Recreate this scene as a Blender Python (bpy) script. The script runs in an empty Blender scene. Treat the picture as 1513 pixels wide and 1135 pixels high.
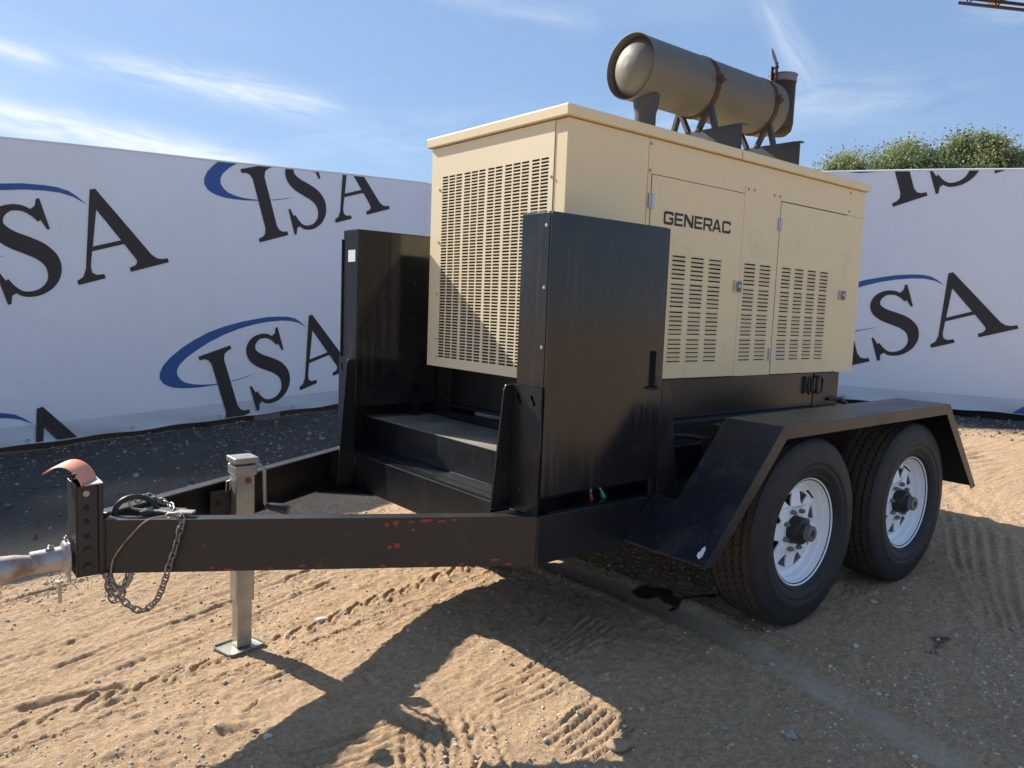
import bpy, bmesh, math, random
import numpy as np
from mathutils import Vector, Matrix
R = math.radians
random.seed(7); rng = np.random.default_rng(7)
scene = bpy.context.scene
C = scene.collection

# ------------------------------------------------------------------ camera
cam_d = bpy.data.cameras.new('camera'); cam = bpy.data.objects.new('camera', cam_d); C.objects.link(cam)
F = Vector((0.63026962, 0.77008079, -0.09867006)); RT = Vector((0.7756869, -0.62995846, 0.03823829)); UP = Vector((0.03271146, 0.1006375, 0.99438526))
M = Matrix((RT, UP, -F)).transposed().to_4x4(); M.translation = Vector((-2.01955, -2.19368, 1.25959))
cam.matrix_world = M
cam_d.sensor_width = 36; cam_d.lens = 36 * 1135.79 / 1513; cam_d.clip_start = 0.05; cam_d.clip_end = 2000
scene.camera = cam

# ------------------------------------------------------------------ sun and sky
SUN_AZ, SUN_EL = 103.2, 34.6
sd = bpy.data.lights.new('sun', 'SUN'); sd.energy = 3.9; sd.angle = R(0.5); sd.color = (1, .93, .83)
sun = bpy.data.objects.new('sun', sd); C.objects.link(sun)
sv = Vector((math.cos(R(SUN_AZ)) * math.cos(R(SUN_EL)), math.sin(R(SUN_AZ)) * math.cos(R(SUN_EL)), math.sin(R(SUN_EL))))
sun.rotation_euler = sv.to_track_quat('Z', 'Y').to_euler()
W = bpy.data.worlds.new('World'); scene.world = W; W.use_nodes = True
nt = W.node_tree; nt.nodes.clear()
def N(t, typ, **k):
    n = t.nodes.new(typ)
    for a, b in k.items():
        if a.startswith('i_'): n.inputs[a[2:].replace('_', ' ')].default_value = b
        else: setattr(n, a, b)
    return n
def mth(t, op, a, b=None, c=None, clamp=False):
    n = t.nodes.new('ShaderNodeMath'); n.operation = op; n.use_clamp = clamp
    for i, v in enumerate((a, b, c)):
        if v is None: continue
        if isinstance(v, (int, float)): n.inputs[i].default_value = v
        else: t.links.new(v, n.inputs[i])
    return n.outputs[0]
def vm(t, op, a, b=None):
    n = t.nodes.new('ShaderNodeVectorMath'); n.operation = op
    for i, v in enumerate((a, b)):
        if v is None: continue
        if isinstance(v, (tuple, list, Vector)): n.inputs[i].default_value = tuple(v)
        else: t.links.new(v, n.inputs[i])
    return n.outputs['Value'] if op in ('DOT_PRODUCT', 'LENGTH') else n.outputs[0]
sky = N(nt, 'ShaderNodeTexSky', sky_type='NISHITA', sun_disc=False, sun_elevation=R(SUN_EL), sun_rotation=R(90 - SUN_AZ), altitude=200, air_density=1.0, dust_density=0.5, ozone_density=1.6)
tc = N(nt, 'ShaderNodeTexCoord'); D = tc.outputs['Generated']
sep = N(nt, 'ShaderNodeSeparateXYZ'); nt.links.new(D, sep.inputs[0])
# cirrus: stretched noise in streak-aligned coordinates, one set of streaks per cloud bank
def streak(p0, p1, wid, lo, amp, seed, gain=1.0):
    a = Vector(p0).normalized(); b = Vector(p1).normalized(); c = (a + b).normalized()
    u = (b - a); half = u.length / 2; u = (u - c * u.dot(c)).normalized(); v = c.cross(u).normalized()
    warp = N(nt, 'ShaderNodeTexNoise', i_Scale=5.0, i_Detail=3.0); nt.links.new(D, warp.inputs['Vector'])
    w = mth(nt, 'MULTIPLY', mth(nt, 'SUBTRACT', warp.outputs['Fac'], .5), wid * 2.0)
    du = vm(nt, 'DOT_PRODUCT', vm(nt, 'SUBTRACT', D, tuple(c)), tuple(u)); dv = mth(nt, 'ADD', vm(nt, 'DOT_PRODUCT', vm(nt, 'SUBTRACT', D, tuple(c)), tuple(v)), w)
    e = mth(nt, 'ADD', mth(nt, 'POWER', mth(nt, 'DIVIDE', du, half), 4.0), mth(nt, 'POWER', mth(nt, 'ABSOLUTE', mth(nt, 'DIVIDE', dv, wid)), 2.0))
    m = mth(nt, 'EXPONENT', mth(nt, 'MULTIPLY', e, -1.0))
    cb = N(nt, 'ShaderNodeCombineXYZ'); nt.links.new(mth(nt, 'MULTIPLY', du, 9.0), cb.inputs[0]); nt.links.new(mth(nt, 'MULTIPLY', dv, 48.0), cb.inputs[1]); cb.inputs[2].default_value = seed
    nz = N(nt, 'ShaderNodeTexNoise', i_Scale=1.0, i_Detail=8.0, i_Roughness=.62, i_Distortion=.5); nt.links.new(cb.outputs[0], nz.inputs['Vector'])
    k = mth(nt, 'MULTIPLY', mth(nt, 'SUBTRACT', nz.outputs['Fac'], lo), amp, clamp=True)
    fr = vm(nt, 'DOT_PRODUCT', D, tuple(c)); k = mth(nt, 'MULTIPLY', k, mth(nt, 'GREATER_THAN', fr, 0.5))
    return mth(nt, 'MULTIPLY', mth(nt, 'MULTIPLY', k, m), gain)
ST = [((.18, .952, .248), (.43, .87, .226), .015, .29, 3.0, 1.0, .85), ((.04, .985, .176), (.36, .92, .158), .018, .24, 3.0, 3.0, 1.0),
      ((.06, .965, .247), (.145, .96, .236), .008, .25, 3.0, 5.0, 1.0), ((.775, .53, .352), (.832, .495, .262), .016, .3, 2.4, 7.0, .5),
      ((.70, .69, .21), (.92, .36, .262), .03, .33, 2.0, 9.0, .42), ((.50, .80, .365), (.66, .68, .335), .012, .34, 2.0, 11.0, .35),
      ((.38, .90, .19), (.66, .72, .215), .028, .36, 1.8, 13.0, .4), ((.88, .36, .33), (.96, .2, .30), .02, .38, 2.0, 15.0, .4),
      ((-.5, .84, .25), (-.1, .97, .2), .03, .3, 2.2, 17.0, .7), ((.98, .0, .2), (.9, -.4, .3), .04, .34, 2.0, 19.0, .6)]
tot = None
for s in ST:
    k = streak(*s); tot = k if tot is None else mth(nt, 'ADD', tot, k)
# thin veil low down
vn = N(nt, 'ShaderNodeTexNoise', i_Scale=2.3, i_Detail=6.0, i_Roughness=.55, i_Distortion=.8)
mp = N(nt, 'ShaderNodeMapping'); mp.inputs['Scale'].default_value = (1, 1, 3.2); mp.inputs['Rotation'].default_value = (.2, .35, 0); nt.links.new(D, mp.inputs[0]); nt.links.new(mp.outputs[0], vn.inputs['Vector'])
veil = mth(nt, 'MULTIPLY', mth(nt, 'SUBTRACT', vn.outputs['Fac'], .46, clamp=True), .55)
tot = mth(nt, 'ADD', tot, veil, clamp=True)
mix = N(nt, 'ShaderNodeMix', data_type='RGBA'); nt.links.new(tot, mix.inputs['Factor']); 
# camera-like response of the whole sky: softer contrast between the bright sun side and the deep blue side
sc_ = N(nt, 'ShaderNodeSeparateColor'); nt.links.new(sky.outputs[0], sc_.inputs[0]); cc_ = N(nt, 'ShaderNodeCombineColor')
for k_, a_ in enumerate((2.75, 3.6, 4.85)): nt.links.new(mth(nt, 'MULTIPLY', mth(nt, 'POWER', mth(nt, 'MULTIPLY', sc_.outputs[k_], .1), .45), a_), cc_.inputs[k_])
nt.links.new(cc_.outputs[0], mix.inputs['A']); mix.inputs['B'].default_value = (4.6, 4.9, 5.3, 1)
bg = N(nt, 'ShaderNodeBackground'); bg.inputs['Strength'].default_value = 0.10
nt.links.new(mix.outputs['Result'], bg.inputs['Color']); out = N(nt, 'ShaderNodeOutputWorld'); nt.links.new(bg.outputs[0], out.inputs[0])
vs = scene.view_settings; vs.view_transform = 'Standard'; vs.look = 'None'; vs.exposure = 1.1; vs.gamma = 1.0; vs.use_curve_mapping = False

# ------------------------------------------------------------------ materials
def mat(name, col, rough=.5, metal=0., var=.12, vscale=6., rvar=.12, bump=0., bscale=60., dirt=None, dscale=4., damt=.35, spots=None, spec=.5, bdist=.002, coat=0., streak_=None):
    m = bpy.data.materials.new(name); m.use_nodes = True; t = m.node_tree; b = t.nodes['Principled BSDF']
    co = N(t, 'ShaderNodeTexCoord').outputs['Object']
    n1 = N(t, 'ShaderNodeTexNoise', i_Scale=vscale, i_Detail=6.0, i_Roughness=.6); t.links.new(co, n1.inputs['Vector'])
    f = mth(t, 'MULTIPLY_ADD', mth(t, 'SUBTRACT', n1.outputs['Fac'], .5), var * 2, 1.0)
    base = N(t, 'ShaderNodeRGB'); base.outputs[0].default_value = (*col, 1)
    sc = N(t, 'ShaderNodeVectorMath', operation='SCALE'); t.links.new(base.outputs[0], sc.inputs[0]); t.links.new(f, sc.inputs['Scale'])
    c = sc.outputs[0]; rr = mth(t, 'MULTIPLY_ADD', mth(t, 'SUBTRACT', n1.outputs['Fac'], .5), rvar * 2, rough, clamp=True)
    if dirt:
        n2 = N(t, 'ShaderNodeTexNoise', i_Scale=dscale, i_Detail=9.0, i_Roughness=.68); t.links.new(co, n2.inputs['Vector'])
        k = mth(t, 'MULTIPLY', mth(t, 'SUBTRACT', n2.outputs['Fac'], .62 - damt * .35), 4.5, clamp=True); k = mth(t, 'MULTIPLY', k, min(1, damt + .25))
        mx = N(t, 'ShaderNodeMix', data_type='RGBA'); t.links.new(k, mx.inputs['Factor']); t.links.new(c, mx.inputs['A']); mx.inputs['B'].default_value = (*dirt, 1); c = mx.outputs['Result']
        rr = mth(t, 'ADD', rr, mth(t, 'MULTIPLY', k, .3), clamp=True)
    if streak_:   # vertical wipe and run marks: colour, amount, threshold
        mp_ = N(t, 'ShaderNodeMapping'); mp_.inputs['Scale'].default_value = (38, 38, 1.6); t.links.new(co, mp_.inputs[0])
        ns = N(t, 'ShaderNodeTexNoise', i_Scale=1.0, i_Detail=5.0, i_Roughness=.6); t.links.new(mp_.outputs[0], ns.inputs['Vector'])
        ns2 = N(t, 'ShaderNodeTexNoise', i_Scale=2.6, i_Detail=4.0); t.links.new(co, ns2.inputs['Vector'])
        k = mth(t, 'MULTIPLY', mth(t, 'MULTIPLY', mth(t, 'SUBTRACT', ns.outputs['Fac'], streak_[2]), 5.0, clamp=True), mth(t, 'MULTIPLY', mth(t, 'SUBTRACT', ns2.outputs['Fac'], .42), 4.0, clamp=True)); k = mth(t, 'MULTIPLY', k, streak_[1])
        mx = N(t, 'ShaderNodeMix', data_type='RGBA'); t.links.new(k, mx.inputs['Factor']); t.links.new(c, mx.inputs['A']); mx.inputs['B'].default_value = (*streak_[0], 1); c = mx.outputs['Result']; rr = mth(t, 'ADD', rr, mth(t, 'MULTIPLY', k, .35), clamp=True)
    if spots:   # small chips and specks: colour, scale, threshold
        n3 = N(t, 'ShaderNodeTexVoronoi', i_Scale=spots[1]); t.links.new(co, n3.inputs['Vector'])
        n4 = N(t, 'ShaderNodeTexNoise', i_Scale=spots[1] * .25, i_Detail=4.0); t.links.new(co, n4.inputs['Vector'])
        k = mth(t, 'MULTIPLY', mth(t, 'LESS_THAN', n3.outputs['Distance'], spots[2]), mth(t, 'GREATER_THAN', n4.outputs['Fac'], .52))
        mx = N(t, 'ShaderNodeMix', data_type='RGBA'); t.links.new(k, mx.inputs['Factor']); t.links.new(c, mx.inputs['A']); mx.inputs['B'].default_value = (*spots[0], 1); c = mx.outputs['Result']
    t.links.new(c, b.inputs['Base Color']); t.links.new(rr, b.inputs['Roughness']); b.inputs['Metallic'].default_value = metal
    b.inputs['Specular IOR Level'].default_value = spec
    if coat: b.inputs['Coat Weight'].default_value = coat; b.inputs['Coat Roughness'].default_value = .15
    if bump:
        n5 = N(t, 'ShaderNodeTexNoise', i_Scale=bscale, i_Detail=5.0); t.links.new(co, n5.inputs['Vector'])
        bp = N(t, 'ShaderNodeBump', i_Strength=bump, i_Distance=bdist); t.links.new(n5.outputs['Fac'], bp.inputs['Height']); t.links.new(bp.outputs[0], b.inputs['Normal'])
    return m
BLK = mat('black_paint', (.010, .011, .014), .30, streak_=((.055, .05, .045), .3, .52), var=.3, vscale=3, bump=.25, bscale=14, bdist=.003, dirt=(.05, .042, .036), dscale=2.5, damt=.22, spots=((.16, .15, .14), 110, .09))
BLKT = mat('black_tongue_paint', (.017, .016, .016), .42, var=.3, vscale=4, bump=.2, bscale=30, dirt=(.075, .06, .048), dscale=3, damt=.3)
BLKF = mat('black_fender_paint', (.012, .015, .022), .34, var=.3, vscale=5, bump=.25, bscale=22, dirt=(.07, .065, .06), dscale=7, damt=.3, spots=((.13, .135, .14), 95, .17))
RED = mat('red_paint_showing_through', (.27, .045, .035), .6, var=.3, vscale=40)
TAN = mat('tan_enamel', (.82, .67, .40), .42, streak_=((.55, .43, .27), .22, .50), var=.035, vscale=1.2, bump=.12, bscale=7, bdist=.004, dirt=(.40, .33, .24), dscale=1.7, damt=.12)
TAN2 = mat('tan_grille_enamel', (.84, .71, .47), .45, var=.03, vscale=2)
DARK = mat('dark_interior', (.012, .011, .010), .8, var=.3)
RADI = mat('radiator_core', (.05, .045, .04), .6, var=.3, vscale=30, bump=.5, bscale=120)
GALV = mat('galvanised_steel', (.42, .41, .36), .42, metal=.75, var=.45, vscale=14, dirt=(.30, .22, .13), dscale=6, damt=.35, bump=.2, bscale=40)
ZINC = mat('zinc_plated_steel', (.50, .50, .50), .38, metal=.8, var=.15, vscale=20)
CHAIN = mat('chain_steel', (.36, .34, .31), .45, metal=.8, var=.3, vscale=60, dirt=(.12, .07, .04), dscale=30, damt=.5)
CAST = mat('rusty_cast_steel', (.42, .39, .37), .5, metal=.5, var=.25, vscale=12, dirt=(.24, .12, .05), dscale=9, damt=.5, bump=.5, bscale=50)
MUF = mat('muffler_grey_brown_coating', (.150, .138, .118), .55, metal=.25, var=.22, vscale=7, dirt=(.20, .17, .135), dscale=5, damt=.4, bump=.3, bscale=35, spots=((.26, .24, .2), 60, .11))
RUST = mat('rusty_steel', (.085, .042, .028), .8, var=.45, vscale=25, dirt=(.05, .03, .022), dscale=18, damt=.6, bump=.6, bscale=60)
SOOT = mat('sooty_pipe', (.035, .028, .025), .6, metal=.4, var=.3, vscale=20, dirt=(.11, .05, .03), dscale=12, damt=.5)
DGRY = mat('dark_grey_bracket_paint', (.035, .04, .05), .5, var=.25, vscale=8, dirt=(.13, .07, .05), dscale=10, damt=.3)
RUB = mat('tyre_rubber', (.020, .020, .022), .60, var=.35, vscale=9, dirt=(.085, .068, .052), dscale=11, damt=.28, bump=.25, bscale=90, spec=.4)
RUBT = mat('tyre_tread_dusty', (.058, .047, .038), .8, var=.35, vscale=12, dirt=(.10, .075, .052), dscale=9, damt=.4, bump=.2, bscale=90, spec=.3)
WHT = mat('white_wheel_paint', (.93, .94, .95), .45, var=.03, vscale=6, dirt=(.50, .44, .36), dscale=9, damt=.12)
HUB = mat('greasy_black_hub', (.020, .018, .017), .5, var=.4, vscale=20, bump=.4, bscale=50)
CAPM = mat('grey_hub_cap', (.20, .20, .20), .5, metal=.5, var=.2, vscale=20)
ORG = mat('orange_plate', (.88, .30, .16), .5, var=.12, vscale=9, dirt=(.90, .55, .42), dscale=4, damt=.35)
INK = mat('black_vinyl_lettering', (.012, .012, .012), .45, var=.1)
LEAD_R = mat('red_clip', (.5, .03, .05), .5); LEAD_G = mat('green_clip', (.03, .42, .28), .5); LEAD_W = mat('pale_wire', (.5, .36, .26), .5)
RUBC = mat('black_cable', (.02, .02, .02), .45, var=.2)
TREAD = mat('diamond_deck_dusty', (.17, .155, .135), .7, var=.25, vscale=6, dirt=(.30, .26, .20), dscale=3, damt=.5, bump=.4, bscale=45)
LOGO_K = mat('banner_print_black', (.035, .030, .030), .62, var=.1, vscale=2)
LOGO_B = mat('banner_print_blue', (.035, .11, .34), .6, var=.08, vscale=2)
CONC = mat('concrete_block', (.17, .155, .14), .9, var=.2, vscale=12, bump=.6, bscale=60)
LABELM = mat('white_sticker', (.75, .75, .77), .6)
STONE = [mat('stone_' + k, c, .9, var=.2, vscale=30, bump=.5, bscale=80) for k, c in (('tan', (.50, .39, .28)), ('grey', (.36, .33, .31)), ('pale', (.62, .55, .46)), ('brown', (.36, .26, .17)))]
GRAV = [mat('gravel_chip_' + k, c, .9, var=.3, vscale=40, bump=.4, bscale=90) for k, c in (('dark', (.09, .085, .08)), ('mid', (.16, .15, .145)), ('light', (.30, .28, .26)))]
# banner cloth, a little light comes through
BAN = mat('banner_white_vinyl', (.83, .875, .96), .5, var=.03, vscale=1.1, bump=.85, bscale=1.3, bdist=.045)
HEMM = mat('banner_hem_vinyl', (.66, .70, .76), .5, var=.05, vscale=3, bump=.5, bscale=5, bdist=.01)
for m_, wt in ((BAN, .05), (HEMM, .05)):
    t = m_.node_tree; b = t.nodes['Principled BSDF']; o = t.nodes['Material Output']
    tr = N(t, 'ShaderNodeBsdfTranslucent'); tr.inputs[0].default_value = (.85, .85, .9, 1)
    ms = N(t, 'ShaderNodeMixShader'); ms.inputs[0].default_value = wt; t.links.new(b.outputs[0], ms.inputs[1]); t.links.new(tr.outputs[0], ms.inputs[2]); t.links.new(ms.outputs[0], o.inputs[0])
# dusty box side: glossy black steel with brushed dust wipes
BOXM = mat('black_box_paint', (.011, .012, .015), .15, streak_=((.09, .068, .050), .5, .49), var=.3, vscale=2.5, bump=.15, bscale=5, bdist=.006, dirt=(.055, .045, .038), dscale=2.2, damt=.32, spots=((.12, .11, .1), 90, .08))

# ------------------------------------------------------------------ mesh helpers
def base_geo(): return ([], [])
def mesh_from(name, v, f, smooth=False):
    me = bpy.data.meshes.new(name); me.from_pydata([tuple(p) for p in v], [], f); me.update()
    if smooth: me.polygons.foreach_set('use_smooth', [True] * len(me.polygons))
    return me
def link(name, me, m=None, parent=None, bevel=0, seg=2, smooth_angle=None, loc=None):
    o = bpy.data.objects.new(name, me); C.objects.link(o)
    if m is not None and me is not None and not me.materials: me.materials.append(m)
    if parent is not None:
        o.parent = parent; o.matrix_parent_inverse = WORLD[parent.name].inverted(); WORLD[o.name] = WORLD[parent.name].copy() if False else Matrix()
    else: WORLD[o.name] = Matrix()
    if loc is not None: o.location = loc; WORLD[o.name] = Matrix.Translation(loc) if parent is None else Matrix.Translation(loc)
    if bevel:
        b = o.modifiers.new('bevel', 'BEVEL'); b.width = bevel; b.segments = seg; b.limit_method = 'ANGLE'; b.angle_limit = R(40)
    return o
WORLD = {}
def thing(name, loc, label, cat, group=None):
    o = bpy.data.objects.new(name, None); C.objects.link(o); o.location = loc; o.empty_display_size = .2
    WORLD[o.name] = Matrix.Translation(loc); tag(o, label, cat, group); return o
def tag(o, label, cat, group=None):
    o['label'] = label; o['category'] = cat
    if group: o['group'] = group
    return o
class G:
    """collects verts and faces of ONE part"""
    def __init__(s): s.v = []; s.f = []
    def add(s, v, f):
        n = len(s.v); s.v += [tuple(p) for p in v]; s.f += [tuple(i + n for i in q) for q in f]; return s
    def box(s, a, b):
        x0, y0, z0 = a; x1, y1, z1 = b
        return s.add([(x0, y0, z0), (x1, y0, z0), (x1, y1, z0), (x0, y1, z0), (x0, y0, z1), (x1, y0, z1), (x1, y1, z1), (x0, y1, z1)],
                     [(0, 3, 2, 1), (4, 5, 6, 7), (0, 1, 5, 4), (1, 2, 6, 5), (2, 3, 7, 6), (3, 0, 4, 7)])
    def prism(s, poly, d):   # polygon of 3-D points swept by vector d
        n = len(poly); P = [Vector(p) for p in poly]; d = Vector(d)
        return s.add(P + [p + d for p in P], [tuple(range(n))[::-1], tuple(range(n, 2 * n))] + [(i, (i + 1) % n, (i + 1) % n + n, i + n) for i in range(n)])
    def tube(s, pts, r, k=10, caps=True, rr=None):
        pts = [Vector(p) for p in pts]; n = len(pts); rings = []
        t0 = (pts[1] - pts[0]).normalized(); u = t0.cross(Vector((0, 0, 1)));
        if u.length < .1: u = t0.cross(Vector((1, 0, 0)))
        u.normalize()
        for i, p in enumerate(pts):
            t = (pts[min(i + 1, n - 1)] - pts[max(i - 1, 0)]).normalized(); u = (u - t * u.dot(t)).normalized(); w = t.cross(u)
            q = (rr[i] if rr else r)
            rings += [p + (u * math.cos(2 * math.pi * j / k) + w * math.sin(2 * math.pi * j / k)) * q for j in range(k)]
        f = [(i * k + j, i * k + (j + 1) % k, (i + 1) * k + (j + 1) % k, (i + 1) * k + j) for i in range(n - 1) for j in range(k)]
        if caps: f += [tuple(range(k))[::-1], tuple(range((n - 1) * k, n * k))]
        return s.add(rings, f)
    def lathe(s, prof, org, ax, k=32, arc=1.0, closed=False):  # prof: (radius, along)
        ax = Vector(ax).normalized(); u = ax.cross(Vector((0, 0, 1)));
        if u.length < .1: u = Vector((1, 0, 0))
        u.normalize(); w = ax.cross(u); o = Vector(org); v = []
        for r, a in prof: v += [o + ax * a + (u * math.cos(2 * math.pi * j / k) + w * math.sin(2 * math.pi * j / k)) * r for j in range(k)]
        n = len(prof); f = [(i * k + j, i * k + (j + 1) % k, (i + 1) * k + (j + 1) % k, (i + 1) * k + j) for i in range(n - 1) for j in range(k)]
        if closed: f += [((n - 1) * k + j, (n - 1) * k + (j + 1) % k, (j + 1) % k, j) for j in range(k)]
        return s.add(v, f)
    def put(s, name, m, parent=None, bevel=0, seg=2, smooth=False, loc=None):
        me = mesh_from(name, s.v, s.f, smooth)
        bm = bmesh.new(); bm.from_mesh(me); bmesh.ops.recalc_face_normals(bm, faces=bm.faces); bm.to_mesh(me); bm.free()
        o = link(name, me, m, parent, bevel, seg, loc=loc)
        if smooth:
            try: me.set_sharp_from_angle(angle=R(38))
            except Exception: pass
        return o
def child(o, parent): o.parent = parent; o.matrix_parent_inverse = WORLD[parent.name].inverted()
def share(name, me, parent, loc, rot=None):
    o = bpy.data.objects.new(name, me); C.objects.link(o); o.location = loc
    if rot is not None: o.rotation_euler = rot
    if parent: child(o, parent)
    WORLD[o.name] = Matrix.LocRotScale(Vector(loc), None if rot is None else __import__('mathutils').Euler(rot), None)
    return o
def curve_mesh(name, loops, thick, bevel=0):
    cu = bpy.data.curves.new(name, 'CURVE'); cu.dimensions = '2D'; cu.fill_mode = 'BOTH'; cu.extrude = thick / 2
    for lp in loops:
        sp = cu.splines.new('POLY'); sp.points.add(len(lp) - 1); sp.use_cyclic_u = True
        for i, p in enumerate(lp): sp.points[i].co = (p[0], p[1], 0, 1)
    o = bpy.data.objects.new(name, cu); C.objects.link(o); dg = bpy.context.evaluated_depsgraph_get()
    me = bpy.data.meshes.new_from_object(o.evaluated_get(dg)); bpy.data.objects.remove(o); bpy.data.curves.remove(cu); me.name = name; return me
def text_mesh(s, size, xs=1.0, off=0.0, thick=.001, spacing=1.0):
    cu = bpy.data.curves.new('t', 'FONT'); cu.body = s; cu.size = size; cu.offset = off; cu.extrude = thick / 2; cu.space_character = spacing; cu.resolution_u = 6
    o = bpy.data.objects.new('t', cu); C.objects.link(o); dg = bpy.context.evaluated_depsgraph_get()
    me = bpy.data.meshes.new_from_object(o.evaluated_get(dg)); bpy.data.objects.remove(o); me.transform(Matrix.Diagonal((xs, 1, 1, 1))); return me

# ------------------------------------------------------------------ terrain
CP = np.array([(.9, -.5, 0), (1.8, -.5, 0), (.9, 1.4, 0), (1.8, 1.4, 0), (1.35, -.5, 0), (.3, -.5, -.01), (-.97, .7, -.1), (-1.7, .9, -.1), (-1.5, -.1, -.07), (-.8, .2, -.075), (-.8, -.5, -.07),
    (-.2, -.65, -.065), (-.2, .4, -.06), (-.45, -.1, -.07), (.2, -.2, -.03), (0, -1.3, -.02), (.4, -1.6, -.02), (2.3, -.9, .04), (3, -.5, .08), (3.3, 1, .09), (2.7, 2, .04), (-2.5, 3, -.16), (-3.6, 4.9, -.27), (-2.4, 5.3, -.23), (-1.3, 5.65, -.185), (0, 6.0, -.145), (1.1, 6.15, -.12), (.4, 4, -.11), (2.3, 6.4, -.08), (3.6, 6.7, .02), (4.8, 7.1, .05), (-4, 4.5, -.24), (0, 2, -.07), (7.0, 4.0, .18), (7.3, 2.6, .19), (7.75, .75, .20), (8.3, -1.2, .22), (6, 3.5, .16), (9, -1, .24), (5, 0, .14), (5, -3, .1),
    (-2, -2.2, -.03), (-4, -1, -.1), (0, -4, .0), (12, 12, .2), (-12, 12, -.2), (40, 0, .2), (-40, 0, -.1), (0, 60, .1), (0, -40, 0), (100, 100, .3), (300, -300, 0), (-300, 300, 0)])
def zbase(x, y):
    x = np.asarray(x, float); y = np.asarray(y, float); num = np.zeros_like(x); den = np.zeros_like(x)
    for a, b, c in CP:
        w = 1 / ((x - a) ** 2 + (y - b) ** 2 + .06) ** 1.7; num += w * c; den += w
    return num / den
_tab = rng.random((256, 256))
def vnoise(x, y, s, seed=0):
    x = x * s + seed * 17.3; y = y * s + seed * 9.1; xi = np.floor(x).astype(int); yi = np.floor(y).astype(int); fx = x - xi; fy = y - yi
    fx = fx * fx * (3 - 2 * fx); fy = fy * fy * (3 - 2 * fy); g = lambda i, j: _tab[(xi + i) % 256, (yi + j) % 256]
    return (g(0, 0) * (1 - fx) + g(1, 0) * fx) * (1 - fy) + (g(0, 1) * (1 - fx) + g(1, 1) * fx) * fy - .5
def segdist(x, y, a, b):
    ax, ay = a; bx, by = b; dx, dy = bx - ax, by - ay; L2 = dx * dx + dy * dy + 1e-12
    t = np.clip(((x - ax) * dx + (y - ay) * dy) / L2, 0, 1); return np.hypot(x - ax - t * dx, y - ay - t * dy), t
GROOVES = []   # (points, half width, depth, berm)
def groove(pts, w, d, berm=.35, crisp=False): GROOVES.append((pts, w, d, berm, crisp))
for off, w, d in ((0, .012, .010), (.055, .010, .007), (-.17, .014, .012), (.30, .010, .006), (-.38, .012, .007), (-.33, .008, .005), (.62, .012, .008), (.2, .008, .004)):
    groove([(-3.2, .62 + off), (-1.72, 1.02 + off * 1.0), (-.82, 1.32 + off * .95), (.2, 1.66 + off * .9), (1.6, 2.3 + off)], w * .8, d * .62, .5)
for i in range(24):   # lug prints of a tyre passing the jack, left to right
    t = i / 23; cx, cy = -1.98 + 2.25 * t, .42 + .46 * t - .06 * t * t
    groove([(cx, cy), (cx + .028, cy + .040), (cx + .085, cy + .072)], .0075, .012, .7, True)
    groove([(cx + .05, cy - .10), (cx + .10, cy - .085), (cx + .145, cy - .105)], .0065, .009, .6, True)
    if i % 2: groove([(cx + .03, cy - .19), (cx + .09, cy - .17)], .006, .006, .6, True)
for a, b in (((-.70, -.19), (-.90, -.53)), ((-.635, -.19), (-.84, -.57)), ((-.57, -.23), (-.775, -.61)), ((-.505, -.30), (-.695, -.64)), ((-.78, -.22), (-1.0, -.55))):
    a = Vector(a); b = Vector(b); q = a + (b - a) * 2.2; n = 26; pth = [a + (q - a) * (i / n) + Vector((random.uniform(-.009, .009), random.uniform(-.003, .003))) for i in range(n + 1)]
    for i in range(n): groove([tuple(pth[i]), tuple(pth[i + 1])], random.uniform(.006, .011), random.uniform(.003, .010), .55, True)
for i in range(5): groove([(-.43 - .012 * i, -.175 - .040 * i), (-.28, -.165 - .042 * i), (-.12, -.125 - .047 * i)], .0055, .011, .5, True)
for i in range(6): groove([(-.49 + .008 * i, -.525 - .036 * i), (-.36, -.50 - .038 * i), (-.2, -.45 - .041 * i)], .0055, .012, .5, True)
for i in range(5): groove([(-1.14, -.17 - .04 * i), (-.95, -.175 - .038 * i), (-.80, -.165 - .04 * i)], .0055, .010, .5, True)
for i in range(5): groove([(-.05, -.05 - .035 * i), (.12, -.02 - .036 * i), (.26, .03 - .037 * i)], .006, .008, .5, True)
for i in range(7): groove([(1.2 + .1 * i, -1.45 + .09 * i), (1.75 + .1 * i, -1.22 + .10 * i), (2.6 + .1 * i, -.95 + .12 * i)], .014, .010, .5)
groove([(-1.71, .63), (-1.57, .635), (-1.42, .60)], .018, .024, .3, True); groove([(-1.25, .07), (-1.18, .05)], .02, .016, .3)
for i in range(26):
    x, y = random.uniform(-2.1, .1), random.uniform(-.5, 1.9); a = random.gauss(.35, .25); l = random.uniform(.05, .2); groove([(x, y), (x + l * math.cos(a), y + l * math.sin(a))], random.uniform(.006, .012), random.uniform(.004, .009), .6)
for i in range(9):
    x0 = 3.0 + .4 * i; groove([(x0 - 1.2, -1.6 + .2 * i), (x0 + .4, -.4 + .22 * i), (x0 + 2.2, .9 + .3 * i)], .03, .012, .6)
for i in range(14):
    y0 = 2.0 + .24 * i + random.uniform(-.05, .05); groove([(-4, y0 - .5), (-1.3, y0 + .2), (1, y0 + .9)], .02, .008, .6)
BAND = [(.60, .75), (.60, .15), (.57, -.30), (.56, -.62), (.50, -.83), (.44, -1.06), (.38, -1.40), (.27, -1.9), (.1, -2.6)]
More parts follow.
